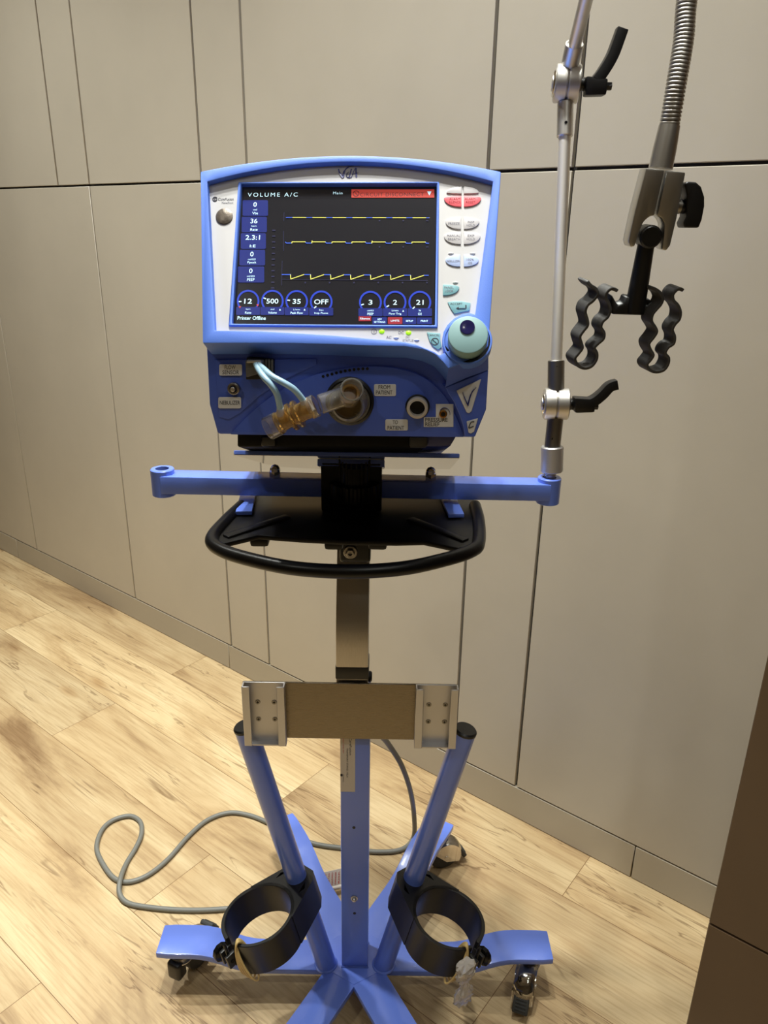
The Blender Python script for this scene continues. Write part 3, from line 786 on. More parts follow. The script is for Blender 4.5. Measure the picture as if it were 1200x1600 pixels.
p = Lw(556, 648.5, 0.009); em.use(M['black']).cyl(p, p + LN * 0.005, 0.0028, seg=14)
em.use(M['clear'])
arm0, arm1 = onp(536, 620, LP + LN * 0.024, LN), onp(500, 632, LP + LN * 0.033, LN)
em.pipe(arm0, arm1, 0.0105, 0.0088, 32, 0.0006)
em.build('clear_valve_body', valve)
am = MB(M['amber']); am.lathe(c0 + LN * 0.006, LN, [(0, 0.0175), (0.006, 0.0165), (0.010, 0.0145), (0.010, 0.0)], 40)
am.use(M['amber_deep']); ad = (s1_ - s0_).normalized(); am.lathe(s0_ + ad * 0.004, ad, [(0, 0.0095), (0.012, 0.0098), (0.012, 0.0074), (0.006, 0.0064), (0.006, 0)], 32)
am.build('amber_membrane', valve)
# white overlay, framed opening
wo = MB(M['white'])
white_out = [S(x, y, OFW) for x, y in inn_top] + [S(x, y, OFW) for x, y in inner_px]
wc_ = sum(white_out, V()) / len(white_out)
white_out = [wc_ + (p - wc_) * 1.012 for p in white_out]
frame_o = [S(x, y, OFW) for x, y in ((374, 285.8), (684.5, 285.3), (682, 509.8), (358.8, 507.3))]
wo.plate(white_out, -EN * 0.003, (frame_o,))
panelo = wo.build('front_overlay', vent)
sf = MB(M['case_blue'])
fo_ = [S(x, y, OFW + 0.002) for x, y in ((372.3, 284), (686.2, 283.5), (683.8, 511.5), (356.8, 509))]
fi_ = [S(x, y, OFW + 0.002) for x, y in ((376.6, 287), (682.6, 286.5), (679.6, 508), (362, 505.5))]
sf.plate(fo_, -EN * 0.010, (fi_,), 0.0008, 1)
sf.build('screen_frame', vent)
# printed marks on the overlay: logo, maker's mark, indicator captions
lg = MB(M['logo']); OL = OFW + 0.0003
def stroke(mb, pts, w0, off=OL, f=S, n=5):
    P = catmull([f(x, y, off) for x, y in pts], n); mb.tube(P, w0, 6, raw=True, flat=0.25)
stroke(lg, ((529, 264), (531, 270), (536, 277.5)), [0.0007, 0.0012, 0.0013]); stroke(lg, ((536, 277.5), (538, 268), (544, 261), (553, 259)), [0.0012, 0.0008, 0.0005])
stroke(lg, ((545, 268.5), (541, 272), (542, 277), (546, 277.5)), 0.0007); stroke(lg, ((541, 273), (545.5, 271.5)), 0.0004)
stroke(lg, ((549, 264), (547, 272), (545.5, 278)), 0.0008); stroke(lg, ((545.5, 278), (549, 276.5)), 0.0005)
stroke(lg, ((549, 277.5), (553, 267), (556, 262)), 0.0005); stroke(lg, ((556, 262), (556.5, 270), (557, 277)), 0.0009); stroke(lg, ((550, 272), (560, 269.5)), 0.0005)
stroke(lg, ((532, 262), (533.5, 261.5)), 0.0006)
lg.build('logo_mark', panelo)
def stext(mb, s_, x0, x1, yc, h, off, bold=0.0, sp=False):
    a_, b_ = S(x0, yc, off), S(x1, yc, off); xm = (x0 + x1) / 2
    u_ = S(xm, yc - h / 2, off) - S(xm, yc + h / 2, off)
    mb.text(s_, (a_ + b_) / 2, EX, EU, (b_ - a_).length, u_.length, bold, sp)
mk = MB(M['ink']); p = S(335.8, 311, OL)
mk.lathe(p, EN, [(0, 0.0028), (0.0001, 0.0028), (0.0001, 0.0016), (0, 0.0016)], 24); mk.lathe(p, EN, [(0.0001, 0.0008), (0.0001, 0)], 12)
stext(mk, 'CareFusion', 341, 365, 311, 4.2, OL, 0.015); mk.use(M['ink_soft']); stext(mk, 'NewPort', 346.5, 364.5, 316.6, 3.2, OL, 0.01)
mk.build('makers_mark', panelo)
sd = MB(pm('worn_bronze_sticker', (112, 102, 92), 0.35, 0.6, bump=0.3, bscale=300)); p = S(350.6, 338.5, OFW)
sd.lathe(p, EN, [(0, 0.0092), (0.0008, 0.0092), (0.0011, 0.0088), (0.0011, 0)], 40)
sd.build('round_sticker', panelo)['label'] = 'round bronze sticker'
ind = MB(M['ink_soft'])
stext(ind, 'i', 583.8, 585, 517.6, 4.6, OL); ind.lathe(S(584.4, 517.6, OL), EN, [(0, 0.0029), (0.0001, 0.0029), (0.0001, 0.0025), (0, 0.0025)], 24)
stext(ind, 'AC', 603.5, 611.5, 527, 4.4, OL); stext(ind, 'DC', 622.5, 631, 519.4, 4.6, OL); stext(ind, 'DC', 634, 640, 526.6, 3.2, OL); stext(ind, 'STATUS', 629.3, 645.8, 532, 3.6, OL)
ind.build('indicator_captions', panelo)
for x, y, m_ in ((596.5, 518, 'led'), (638.3, 520, 'led'), (619, 527.8, 'led_off'), (651, 531.5, 'led_off'), (704.5, 396.5, 'led_off'), (738.5, 396.5, 'led_off'), (711.5, 441.8, 'led_off')):
    q = MB(M[m_]); p = S(x, y, OFW)
    if m_ == 'led': q.ball(p, 0.0030, (EX, EU, EN), (1, 0.85, 0.35), 14)
    else: q.ball(p, 0.0024, (EX, EU, EN), (1.2, 0.4, 0.5), 12)
    q.build('indicator_light', panelo)
# membrane keys: half-lens shapes either side of a gap
def key(pts, mat, lines, ink='ink_soft', extra=None):
    mb = MB(M[mat]); f = [S(x, y, OFW) for x, y in pts]
    mb.plate(f, EN * 0.0012, (), 0.0005, 2); mb.use(M[ink])
    for s_, x0, x1, yc, h in lines: stext(mb, s_, x0, x1, yc, h, OFW + 0.0014, 0.004)
    if extra: extra(mb)
    mb.build('key', panelo)
def c2(x, y): return (530 + x / 4.444, 230 + y / 4.444)
def half(xs, xe, yt, yb, tip, up=False, n=8):
    # straight side at xs, rounded tip at xe; tip = height of the tip (0 top .. 1 bottom)
    pts = [c2(xs, yt), c2(xs, yb)]; H_ = yb - yt; ytip = yt + H_ * tip
    for k in range(1, n + 1):
        a = math.pi / 2 * k / n; pts.append(c2(xs + (xe - xs) * math.sin(a) ** 0.9, ytip + (yb - ytip) * math.cos(a)))
    for k in range(1, n):
        a = math.pi / 2 * k / n; pts.append(c2(xs + (xe - xs) * math.cos(a) ** 0.9, ytip + (yt - ytip) * math.sin(a)))
    return pts
key(half(850, 745, 278, 326, 0.85), 'key_grey', []); key(half(864, 968, 278, 326, 0.85), 'key_grey', [])
def kl(s_, x0, x1, yc, h): a = c2(x0, yc); b = c2(x1, yc); return (s_, a[0], b[0], a[1], h)
key(half(848, 728, 342, 417, 0.2), 'key_red', [kl('ALARM', 765, 840, 358, 3.4), kl('SILENCE', 762, 842, 380, 3.4)], 's_dred')
key(half(866, 985, 342, 417, 0.2), 'key_red', [kl('ALARM', 872, 945, 358, 3.4), kl('RESET', 880, 945, 380, 3.4)], 's_dred')
key(half(845, 738, 490, 572, 0.35), 'key_grey', [kl('FREEZE', 757, 836, 530, 3.8)]); key(half(865, 972, 490, 572, 0.35), 'key_grey', [kl('INSP', 892, 938, 519, 3.6), kl('HOLD', 885, 942, 541, 3.6)])
key(half(845, 728, 590, 677, 0.35), 'key_grey', [kl('MANUAL', 750, 840, 614, 3.6), kl('BREATH', 755, 840, 638, 3.6)]); key(half(865, 980, 590, 677, 0.35), 'key_grey', [kl('EXP', 892, 938, 614, 3.6), kl('HOLD', 885, 942, 637, 3.6)])
key(half(840, 738, 750, 832, 0.45), 'key_blue', [kl('NEBULIZER', 748, 836, 790, 3.2)]); key(half(865, 968, 750, 832, 0.45), 'key_blue', [kl('100%', 882, 935, 780, 3.6), kl('O2', 895, 922, 803, 3.4)])
key(half(720, 833, 957, 1032, 0.25), 'key_teal', [kl('PANEL', 730, 795, 974, 3.6), kl('LOCK', 735, 792, 997, 3.6)])
def arrow(mb):
    for a, b in (((880, 1095), (880, 1118)), ((880, 1118), (822, 1118))): mb.tube([S(*c2(*a), OFW + 0.0014), S(*c2(*b), OFW + 0.0014)], 0.0006, 6, 2, flat=0.3)
    mb.plate([S(*c2(x, y), OFW + 0.0014) for x, y in ((812, 1118), (830, 1108), (830, 1128))], EN * 0.0002)
key([c2(752, 1078), c2(790, 1072), c2(850, 1072), c2(912, 1085), c2(905, 1138), c2(860, 1146), c2(800, 1160), c2(775, 1125)], 'key_teal', [kl('ACCEPT', 770, 855, 1087, 3.2)], 'ink', arrow)
def c4(x, y): return (580 + x / 5.714, 500 + y / 5.714)
def nosign(mb):
    p = S(*c4(569, 192), OFW + 0.0013); mb.lathe(p, EN, [(0, 0.0040), (0.0002, 0.0040), (0.0002, 0.0033), (0, 0.0033)], 28)
    mb.tube([S(*c4(550, 175), OFW + 0.0014), S(*c4(588, 209), OFW + 0.0014)], 0.0004, 6, 2, flat=0.4)
a_, b_ = c4(505, 135), c4(610, 135)
key([c4(497, 112), c4(560, 117), c4(618, 122), c4(616, 170), c4(630, 245), c4(598, 270), c4(555, 240), c4(520, 190)], 'key_teal', [('CANCEL', a_[0], b_[0], a_[1], 3.0)], 'ink', nosign)
# rotary knob
kb = MB(M['case_blue']); kc = S(730, 533, OFR)
kb.pipe(kc - EN * 0.012, kc + EN * 0.0010, 0.0250, 0.0229, 52, 0.0006); kb.use(M['black_gloss']).cyl(kc - EN * 0.012, kc - EN * 0.0004, 0.0230, seg=44)
kseat = kb.build('knob_seat', vent)
kt = MB(M['knob_teal']); kf = S(731.4, 522.7, OFR + 0.015)
kt.lathe(kf, EN, [(-0.0185, 0), (-0.0185, 0.0197), (-0.0016, 0.0197), (-0.0004, 0.0192), (0.0, 0.0184), (0.0, 0.0)], 52)
dc = S(730.3, 511.4, OFR + 0.0152)
kt.use(M['knob_dark']).lathe(dc, EN, [(0, 0.0074), (0.0008, 0.0074), (0.0009, 0.0064), (0.0004, 0.0035), (0.0002, 0.0)], 32)
kt.build('rotary_knob', vent)
# display
dp = MB(M['s_bg']); dp.plate([Fm(a, b, 0) for a, b in ((-106, 79.5), (106, 79.5), (106, -79.5), (-106, -79.5))], -EN * 0.004)
disp = dp.build('display', vent)
O1, O2, O3 = 0.0003, 0.0005, 0.0007
def c1(x, y): return (300 + x / 4.615, 230 + y / 4.615)
def quad(mb, x0, y0, x1, y1, off=O1): mb.plate([S(x, y, off) for x, y in ((x0, y0), (x1, y0), (x1, y1), (x0, y1))], EN * 0.0001)
def line(mb, pts, wpx=1.0, off=O2, mat=None):
    P = [S(x, y, off) for x, y in pts]; wd = wpx * 0.00070
    for a_, b_ in zip(P, P[1:]):
        d_ = (b_ - a_).normalized(); n_ = EN.cross(d_)
        mb.plate([a_ - n_ * wd / 2 - d_ * wd * 0.3, b_ - n_ * wd / 2 + d_ * wd * 0.3, b_ + n_ * wd / 2 + d_ * wd * 0.3, a_ + n_ * wd / 2 - d_ * wd * 0.3], EN * 0.0001)
hd = MB(M['s_text']); a = c1(402, 342); b = c1(762, 342); stext(hd, 'VOLUME A/C', a[0], b[0], a[1], 6.2, O2, 0.0, 1.35); hd.build('screen_heading', disp)
hd = MB(M['s_text']); a = c1(1018, 330); b = c1(1085, 330); stext(hd, 'Main', a[0], b[0], a[1], 4.0, O2, 0.0, 1.2)
hd.build('screen_subheading', disp)
tiles = [((365, 382, 548, 496), '0', 'ml', 'Vte', 455), ((358, 502, 540, 614), '36', 'bpm', 'Rate', 447), ((352, 620, 533, 733), '2.3:1', '', 'I:E', 438), ((342, 740, 527, 853), '0', 'cmH2O', 'Ppeak', 432), ((330, 860, 521, 976), '0', 'cmH2O', 'PEEP', 424)]
for (x0, y0, x1, y1), val, un, nm, xc in tiles:
    mb = MB(M['s_navy']); p0, p1 = c1(x0, y0), c1(x1, y1)
    mb.plate(rrect(p0[0], p0[1], p1[0], p1[1], 2.0, lambda x, y: S(x, y, O1)), EN * 0.0001)
    mb.use(M['s_text']); hh = y1 - y0
    wv = {1: 24, 2: 50, 5: 104}[len(val)]
    a = c1(xc - wv / 2, y0 + hh * 0.27); b = c1(xc + wv / 2, y0 + hh * 0.27); stext(mb, val, a[0], b[0], a[1], 7.2, O2, 0.015)
    if un:
        wu = 8 + 9.5 * len(un); a = c1(xc - wu / 2, y0 + hh * 0.60); b = c1(xc + wu / 2, y0 + hh * 0.60); stext(mb, un, a[0], b[0], a[1], 2.6, O2)
    wn = 7 + 11.5 * len(nm); a = c1(xc - wn / 2, y0 + hh * 0.82); b = c1(xc + wn / 2, y0 + hh * 0.82); stext(mb, nm, a[0], b[0], a[1], 4.0, O2, 0.005)
    mb.build('readout_tile', disp)
# alarm banner
ab = MB(M['s_red']); p0, p1 = c2(85, 293), c2(660, 350); quad(ab, p0[0], p0[1], p1[0], p1[1])
ab.use(M['s_ink']); a = c2(145, 328); b = c2(588, 328); stext(ab, 'CIRCUIT DISCONNECT', a[0], b[0], a[1], 5.6, O2, 0.006, 1.1)
p = S(*c2(117, 322), O2); ab.lathe(p, EN, [(0, 0.0035), (0.0001, 0.0035), (0.0001, 0.0028), (0, 0.0028)], 20); line(ab, (c2(107, 312), c2(127, 333)), 0.8)
ab.use(M['s_text']).plate([S(*c2(x, y), O2) for x, y in ((611, 308), (640, 308), (626, 336))], EN * 0.0001)
ab.build('alarm_banner', disp)
# traces
def trace(segs): 
    mb = MB(M['s_yel'])
    for col, pts in segs: mb.use(M[col]); line(mb, pts, 0.95)
    mb.build('waveform_trace', disp)
xs0 = 445.0; per = 31.25
def ty(x, y0, y1): return y0 + (y1 - y0) * (x - 445) / 225
sg = []
for k in range(8):
    x = 447 + per * k; xe = min(x + per, 670.5)
    sg += [('s_trace', ((x, ty(x, 339.7, 340.3)), (min(x + 10, 671), ty(x, 339.7, 340.3)))), ('s_yel', ((min(x + 10, 671), ty(x, 339.7, 340.3)), (xe, ty(xe, 339.7, 340.3))))]
trace(sg)
sg = []
for k in range(8):
    x = 446 + per * k; hi, lo_ = ty(x, 377.8, 378.3), ty(x, 379.8, 380.2); xe = min(x + per, 670)
    sg += [('s_trace', ((x, hi + 0.5), (x + 1.5, lo_), (min(x + 9, 670), lo_)))]
    if x + 10 < 670: sg += [('s_yel', ((x + 10, lo_), (x + 10.4, hi - (1.5 if k % 3 == 1 else 0)), (x + 11, hi), (xe, hi)))]
trace(sg)
sg = []
for k in range(7):
    x = 454 + per * k; hi, lo_ = ty(x, 428.9, 430.4), ty(x, 436, 437.2)
    if k == 0: sg += [('s_trace', ((440.5, hi), (x, hi)))]
    xe = x + 21; sg += [('s_yel', ((x, hi), (x + 0.4, lo_), (xe, hi))), ('s_trace', ((xe, hi), (min(x + per, 669.5), hi)))]
trace(sg)
gr = MB(M['s_dim'])
for x0, y0, x1, y1 in ((441, 408, 440, 446), (443, 361, 443, 392), (444, 332, 443.5, 345), (440, 436.5, 668, 438.5)): line(gr, ((x0, y0), (x1, y1)), 0.8, O1)
for k in range(11): p = (428 - 0.2 * k, 360 + 9 * k); quad(gr, p[0] - 2.5, p[1] - 1, p[0] + 2.5, p[1] + 1)
for yy in (438.5 + 3.2,):
    for k in range(6): x = 477 + 38 * k; quad(gr, x - 1.2, yy - 1.2, x + 1.2, yy + 1.2)
for yy in (386, 345):
    for k in range(4): x = 593 + 37 * k / 1.0; quad(gr, min(x, 668) - 1.2, yy - 1, min(x, 668) + 1.2, yy + 1)
gr.build('chart_axes', disp)
# dials
def dial(cx_, cy_, r, val, un, nm, ptr, wv, marks=()):
    mb = MB(M['s_blue']); n = 40; P = []; A0, A1 = math.radians(-38), math.radians(218)
    o_ = [S(cx_ + r * math.cos(A0 + (A1 - A0) * k / n), cy_ - r * math.sin(A0 + (A1 - A0) * k / n), O1) for k in range(n + 1)]
    i_ = [S(cx_ + r * 0.84 * math.cos(A0 + (A1 - A0) * k / n), cy_ - r * 0.84 * math.sin(A0 + (A1 - A0) * k / n), O1) for k in range(n + 1)]
    mb.plate(o_ + i_[::-1], EN * 0.0001)
    mb.use(M['s_navy']).plate(rrect(cx_ - r * 1.06, cy_ + r * 0.52, cx_ + r * 1.06, cy_ + r * 1.22, 1.5, lambda x, y: S(x, y, O1 + 0.0001)), EN * 0.0001)
    mb.use(M['s_text']); stext(mb, val, cx_ - wv / 2, cx_ + wv / 2, cy_, 7.6, O2, 0.015)
    wu = 2.2 + 1.6 * len(un); stext(mb, un, cx_ - wu / 2, cx_ + wu / 2, cy_ + r * 0.72, 2.4, O3)
    wn = 1.8 + 1.95 * len(nm); stext(mb, nm, cx_ - wn / 2, cx_ + wn / 2, cy_ + r * 1.02, 3.6, O3, 0.004)
    a = math.radians(ptr); px_, py_ = cx_ + r * 0.72 * math.cos(a), cy_ - r * 0.72 * math.sin(a)
    line(mb, ((px_ - 1.6 * math.cos(a), py_ + 1.6 * math.sin(a)), (px_ + 1.6 * math.cos(a), py_ - 1.6 * math.sin(a))), 1.6, O2)
    for kind, mx_, my_ in marks:
        mb.use(M['s_red' if kind == 'r' else 's_text'])
        mb.plate([S(mx_ + u, my_ + v, O3 + 0.0001) for u, v in (((-2, -1.4), (2, -1.4), (0, 2)) if kind == 'r' else ((-1.4, 1.2), (1.4, 1.2), (0, -1.6)))], EN * 0.0001)
    mb.build('control_dial', disp)
d_ = [c1(405, 1110), c1(580, 1110), c1(755, 1112), c1(932, 1115)]; R1 = 17.6
dial(*d_[0], R1, '12', 'bpm', 'Rate', 183, 12, (('r', 374.8, 480), ('r', 402.5, 477)))
dial(*d_[1], R1, '500', 'ml', 'Volume', 160, 18.5, (('w', 437.5, 484),))
dial(*d_[2], R1, '35', 'L/min', 'Peak Flow', 172, 12.5, (('w', 476, 484),))
dial(*d_[3], R1, 'OFF', 'Sec', 'Insp Pause', 222, 22)
d2 = [c2(217, 1077), c2(388, 1077), c2(560, 1077)]; R2 = 17.8
dial(*d2[0], R2, '3', 'cmH2O', 'PEEP', 196, 6); dial(*d2[1], R2, '2', 'L/min', 'Flow Trig', 208, 6, (('w', 630, 486),)); dial(*d2[2], R2, '21', '%', 'O2', 222, 11.5)
for (x0, x1, y0, y1), m_, ls in (((135, 222, 1172, 1208), 's_dred', ('Silence',)), ((230, 331, 1180, 1228), 's_navy', ('ADV', 'SETTINGS')), ((338, 438, 1180, 1230), 's_dred', ('LIMITS',)), ((441, 535, 1183, 1230), 's_navy', ('SETUP',)), ((540, 643, 1183, 1230), 's_navy', ('PRINT',))):
    mb = MB(M[m_]); p0, p1 = c2(x0, y0), c2(x1, y1)
    mb.plate(rrect(p0[0], p0[1], p1[0], min(p1[1], 506.3), 1.2, lambda x, y: S(x, y, O1)), EN * 0.0001); mb.use(M['s_text'])
    xm = (p0[0] + p1[0]) / 2
    for k, s_ in enumerate(ls):
        yc = (p0[1] + p1[1]) / 2 + (k - (len(ls) - 1) / 2) * 4.4; w_ = 2.15 * len(s_) + 0.5
        stext(mb, s_, xm - w_ / 2, xm + w_ / 2, yc, 2.9, O2, 0.02)
    mb.build('soft_key', disp)
st_ = MB(M['s_text']); a = c1(328, 1232); b = c1(532, 1232); stext(st_, 'Printer Offline', a[0], b[0], a[1], 5.6, O2, 0.015); st_.build('status_line', disp)
# black foot rails under the case
ft = MB(M['black_gloss'])
f0, f1 = Lw(372, 690, -0.03), Lw(686, 692, -0.03)
td = tdir
def fbox(x0, x1, y0, y1, off, dep, mat):
    ft.use(mat); P = [Lw(x, y, off) for x, y in ((x0, y0), (x1, y0), (x1, y1), (x0, y1))]; ft.plate(P, V((0, 0.93, -0.33)) * dep, (), 0.0015, 1)
fbox(371, 662, 676, 698, -0.133, 0.20, M['black_matt'])
fbox(408, 430, 682, 697.5, -0.126, 0.02, M['black'])
fbox(640, 668, 682, 697.5, -0.126, 0.03, M['rubber'])
ft.use(M['case_navy']).plate([Lw(x, y, -0.138) for x, y in ((662, 676), (716, 676), (703, 698), (662, 698))], V((0, 0.93, -0.33)) * 0.19, (), 0.0015, 1)
ft.build('foot_rail', vent)

# ------------------------------------------------------------------ flow sensor with two pale tubes (plugged into the ventilator)
so = onp(470, 650, LP + LN * 0.034, LN)
sens = thing('flow_sensor', 'clear and amber flow sensor with two pale blue tubes plugged into the ventilator', 'flow sensor', (so.x, so.y, so.z - 0.02))
LO = LP + LN * 0.034
def Q(x, y, o=0.034): return onp(x, y, LP + LN * o, LN)
bd = MB(M['amber']); A_, B_ = Q(434, 662), Q(486, 637)
sax = (B_ - A_).normalized()
bd.lathe(A_, sax, [(0, 0.0088), (0, 0.0118), (0.004, 0.0118), (0.005, 0.0102), (0.0150, 0.0098), (0.016, 0.0150), (0.0185, 0.0150), (0.0190, 0.0100), (0.0225, 0.0100), (0.0230, 0.0150), (0.0255, 0.0150), (0.026, 0.0100), (0.038, 0.0102), (0.0385, 0.0118), (0.042, 0.0118), (0.042, 0.0088), (0, 0.0088)], 36)
body = bd.build('sensor_body', sens)
ce = MB(M['clear']); a_ = Q(418, 670); ce.pipe(a_, A_ + sax * 0.002, 0.0125, 0.0108, 36, 0.0006); ce.build('clear_cuff', sens)
ce = MB(M['clear']); ce.pipe(B_ - sax * 0.002, Q(494, 633.5), 0.0120, 0.0104, 36, 0.0006); ce.build('clear_cuff', sens)
for x, y, tx, ty_ in ((441, 651, 438, 638), (479, 637, 474, 624)):
    n_ = MB(M['film']); p0, p1 = Q(x, y, 0.036), Q(tx, ty_, 0.038); n_.lathe(p0, p1 - p0, [(-0.004, 0.0070), (0.0, 0.0066), ((p1 - p0).length, 0.0040), ((p1 - p0).length, 0)], 22); n_.build('tube_nipple', sens)
for pts in (((400, 568, .022), (404, 577, .030), (413, 590, .040), (424, 602, .044), (433, 617, .043), (438, 640, .038)), ((402, 568, .022), (411, 576, .030), (425, 588, .040), (443, 598, .044), (460, 609, .043), (475, 627, .038))):
    tb = MB(M['tube_blue']); tb.tube([Q(*p) for p in pts], 0.0034, 14, 8); tb.build('sensor_tube', sens)
pg = MB(M['plug']); pg.plate([Q(x, y, 0.012) for x, y in ((386, 561), (414, 561.5), (414, 580), (387, 588))], LN * 0.009, (), 0.002, 2)
pg.use(M['alu']).plate([Q(x, y, 0.021) for x, y in ((387, 562.5), (408, 562), (411, 566), (386, 566.5))], LN * 0.004, (), 0.001, 2)
pg.build('sensor_plug', sens)

# ------------------------------------------------------------------ jointed support arm with gooseneck and twin tube clip
arm = thing('support_arm', 'jointed silver support arm with gooseneck and twin clip on right end of blue bar', 'support arm', (xr, 1.066, 1.0585))
AL = M['alu']
b0 = V((xr, 1.066, 1.058))
sm = MB(AL); p1 = ony(862, 737, 1.068); p2 = ony(863, 697, 1.070); p3 = ony(867.5, 656, 1.073)
sm.cyl(b0 - UP * 0.004, p1 + V((0, 0, 0.003)), 0.0078, seg=20); 
for k in range(5): sm.pipe(b0 + UP * (0.001 + 0.0022 * k), b0 + UP * (0.0021 + 0.0022 * k), 0.0082, 0.007, 20)
stem = sm.build('stem', arm)
q = MB(M['alu_chan']); q.cyl(p1, p2, 0.0162, seg=36, bev=0.0015); q.build('ferrule', arm)
q = MB(M['dark_steel']); q.cyl(p2, p3 + (p3 - p2).normalized() * 0.004, 0.0115, seg=28); p = ony(864, 686, 1.060); q.use(M['black']).cyl(p, p + V((0, 0.002, 0)), 0.002, seg=10); q.build('lower_sleeve', arm)
def joint(cpx, Y, axdir, r, th_, name):
    c = ony(cpx[0], cpx[1], Y); a = V(axdir).normalized(); mb = MB(AL)
    for s0, s1 in ((-th_, -0.0006), (0.0006, th_)):
        mb.cyl(c + a * s0, c + a * s1, r, seg=40, bev=0.0015)
    mb.use(M['dark_steel']).cyl(c - a * (th_ * 0.9), c + a * (th_ * 0.9), r * 0.93, seg=36)
    mb.use(M['chrome']).cyl(c - a * (th_ + 0.0025), c - a * (th_ - 0.001), r * 0.72, seg=32, bev=0.0015)
    mb.use(AL).cyl(c - a * (th_ + 0.004), c - a * th_, r * 0.42, seg=24, bev=0.001)
    return mb.build(name, arm), c, a
j1, c1_, a1_ = joint((869, 631), 1.075, (1, -0.10, 0.02), 0.0225, 0.0175, 'lower_joint')
q = MB(M['dark_steel']); p4 = ony(868.5, 608, 1.078); p5 = ony(869, 563, 1.085); q.cyl(p4 - (p5 - p4).normalized() * 0.006, p5, 0.0118, seg=28, bev=0.001)
p = ony(871, 574, 1.072); q.use(M['black']).cyl(p, p + V((0, 0.003, 0)), 0.002, seg=10); q.build('upper_sleeve', arm)
p6 = ony(882.5, 212, 1.145)
q = MB(M['rod']); q.cyl(p5, p6, 0.0082, seg=24); q.build('straight_rod', arm)
q = MB(AL); p7 = ony(883.5, 160, 1.155); q.cyl(ony(882.3, 214, 1.145), p7, 0.0108, seg=28, bev=0.001); p = ony(884.5, 191, 1.137); q.use(M['black']).cyl(p, p + V((0, 0.003, 0)), 0.002, seg=10); q.build('rod_socket', arm)
j2, c2_, a2_ = joint((886, 131), 1.158, (1, -0.12, -0.03), 0.0235, 0.0165, 'elbow_joint')
q = MB(AL); p8 = ony(889, 108, 1.155); p9 = ony(898, 68, 1.135); q.pipe(p8 - (p9 - p8).normalized() * 0.006, p9, 0.0120, 0.0090, 28, 0.0008); q.use(M['black']).cyl(p8, p9 - (p9 - p8).normalized() * 0.004, 0.0091, seg=24); q.build('elbow_socket', arm)
p10 = ony(921, -22, 1.06)
q = MB(AL); q.cyl(p9 - (p9 - p8) * 0.3, p10, 0.0085, seg=24); q.build('upper_rod', arm)
# curved lever handles
def lever(c, a, stub0, stub1, hub, arm_pts, Y, wide, name):
    mb = MB(M['black']); s0 = c + a * stub0
    mb.cyl(c + a * stub0, c + a * stub1, 0.0078, seg=20)
    for k in range(3): mb.pipe(c + a * (stub0 + 0.002 + 0.003 * k), c + a * (stub0 + 0.0035 + 0.003 * k), 0.0085, 0.007, 20)
    P = [ony(x, y, Y) for x, y in hub]; mb.plate(P, V((0, 0.020, 0)), (), 0.003, 2)
    A = catmull([ony(x, y, Y + 0.010) for x, y in arm_pts], 6)
    K = len(A); mb.bar(A, (0, 1, 0), 0.017, wide, 0.0025, [0.020 - 0.006 * i / K for i in range(K)])
    p = ony(hub[1][0], (hub[1][1] + hub[2][1]) / 2, Y + 0.01); mb.cyl(p - V((0.006, 0, 0)), p + V((0.0035, 0, 0)), 0.0052, seg=6)
    mb.build(name, arm)
lever(c2_, a2_, 0.0165, 0.033, ((917, 118), (951, 122), (948, 148), (915, 149)), ((930, 128), (942, 112), (956, 88), (966, 62), (972, 45)), 1.135, 0.0145, 'lever_handle')
lever(c1_, a1_, 0.0175, 0.030, ((898, 622), (930, 624), (930, 645), (899, 646)), ((905, 632), (925, 627), (940, 616), (952, 604), (964, 600)), 1.050, 0.0135, 'lever_handle')
# gooseneck: ribbed flexible tube bowing over from the top of the rod
g0, g1, g2, g3 = ony(1045, 203, 0.87), ony(1057, 130, 0.87), ony(1068, 62, 0.875), ony(1073, 2, 0.88)
gpath = [g0, g1, g2, g3, g3 + V((0.005, 0.01, 0.07)), g3 + V((-0.005, 0.05, 0.14)), (g3 + p10) / 2 + V((0.01, 0, 0.20)), p10 + V((0.03, -0.03, 0.14)), p10 + V((0.012, -0.012, 0.06)), p10]
gp = catmull(gpath, 26); gl = [0.0]
for a, b in zip(gp, gp[1:]): gl.append(gl[-1] + (b - a).length)
fine = []; rad = []; step = 0.0006; d0 = 0; k = 0
while d0 < gl[-1]:
    while gl[k + 1] < d0: k += 1
    f_ = (d0 - gl[k]) / max(1e-9, gl[k + 1] - gl[k]); fine.append(gp[k].lerp(gp[k + 1], f_))
    ph = (d0 / 0.0036) % 1.0; rad.append(0.0096 + 0.0006 * (abs(math.sin(math.pi * ph)) ** 0.5) if ph > 0.2 else 0.0086); d0 += step
gm = MB(M['goose']); gm.tube(fine, rad, 18, raw=True); gm.build('gooseneck', arm, ang=60)
q = MB(M['goose']); g00 = ony(1031, 270, 0.868); q.lathe(g0 + (g0 - g1).normalized() * -0.004, g00 - g0, [(0, 0.0095), (0.0, 0.0106), (0.003, 0.0108), (0.02, 0.0118), ((g00 - g0).length, 0.0122), ((g00 - g0).length, 0)], 30); q.build('gooseneck_collar', arm)
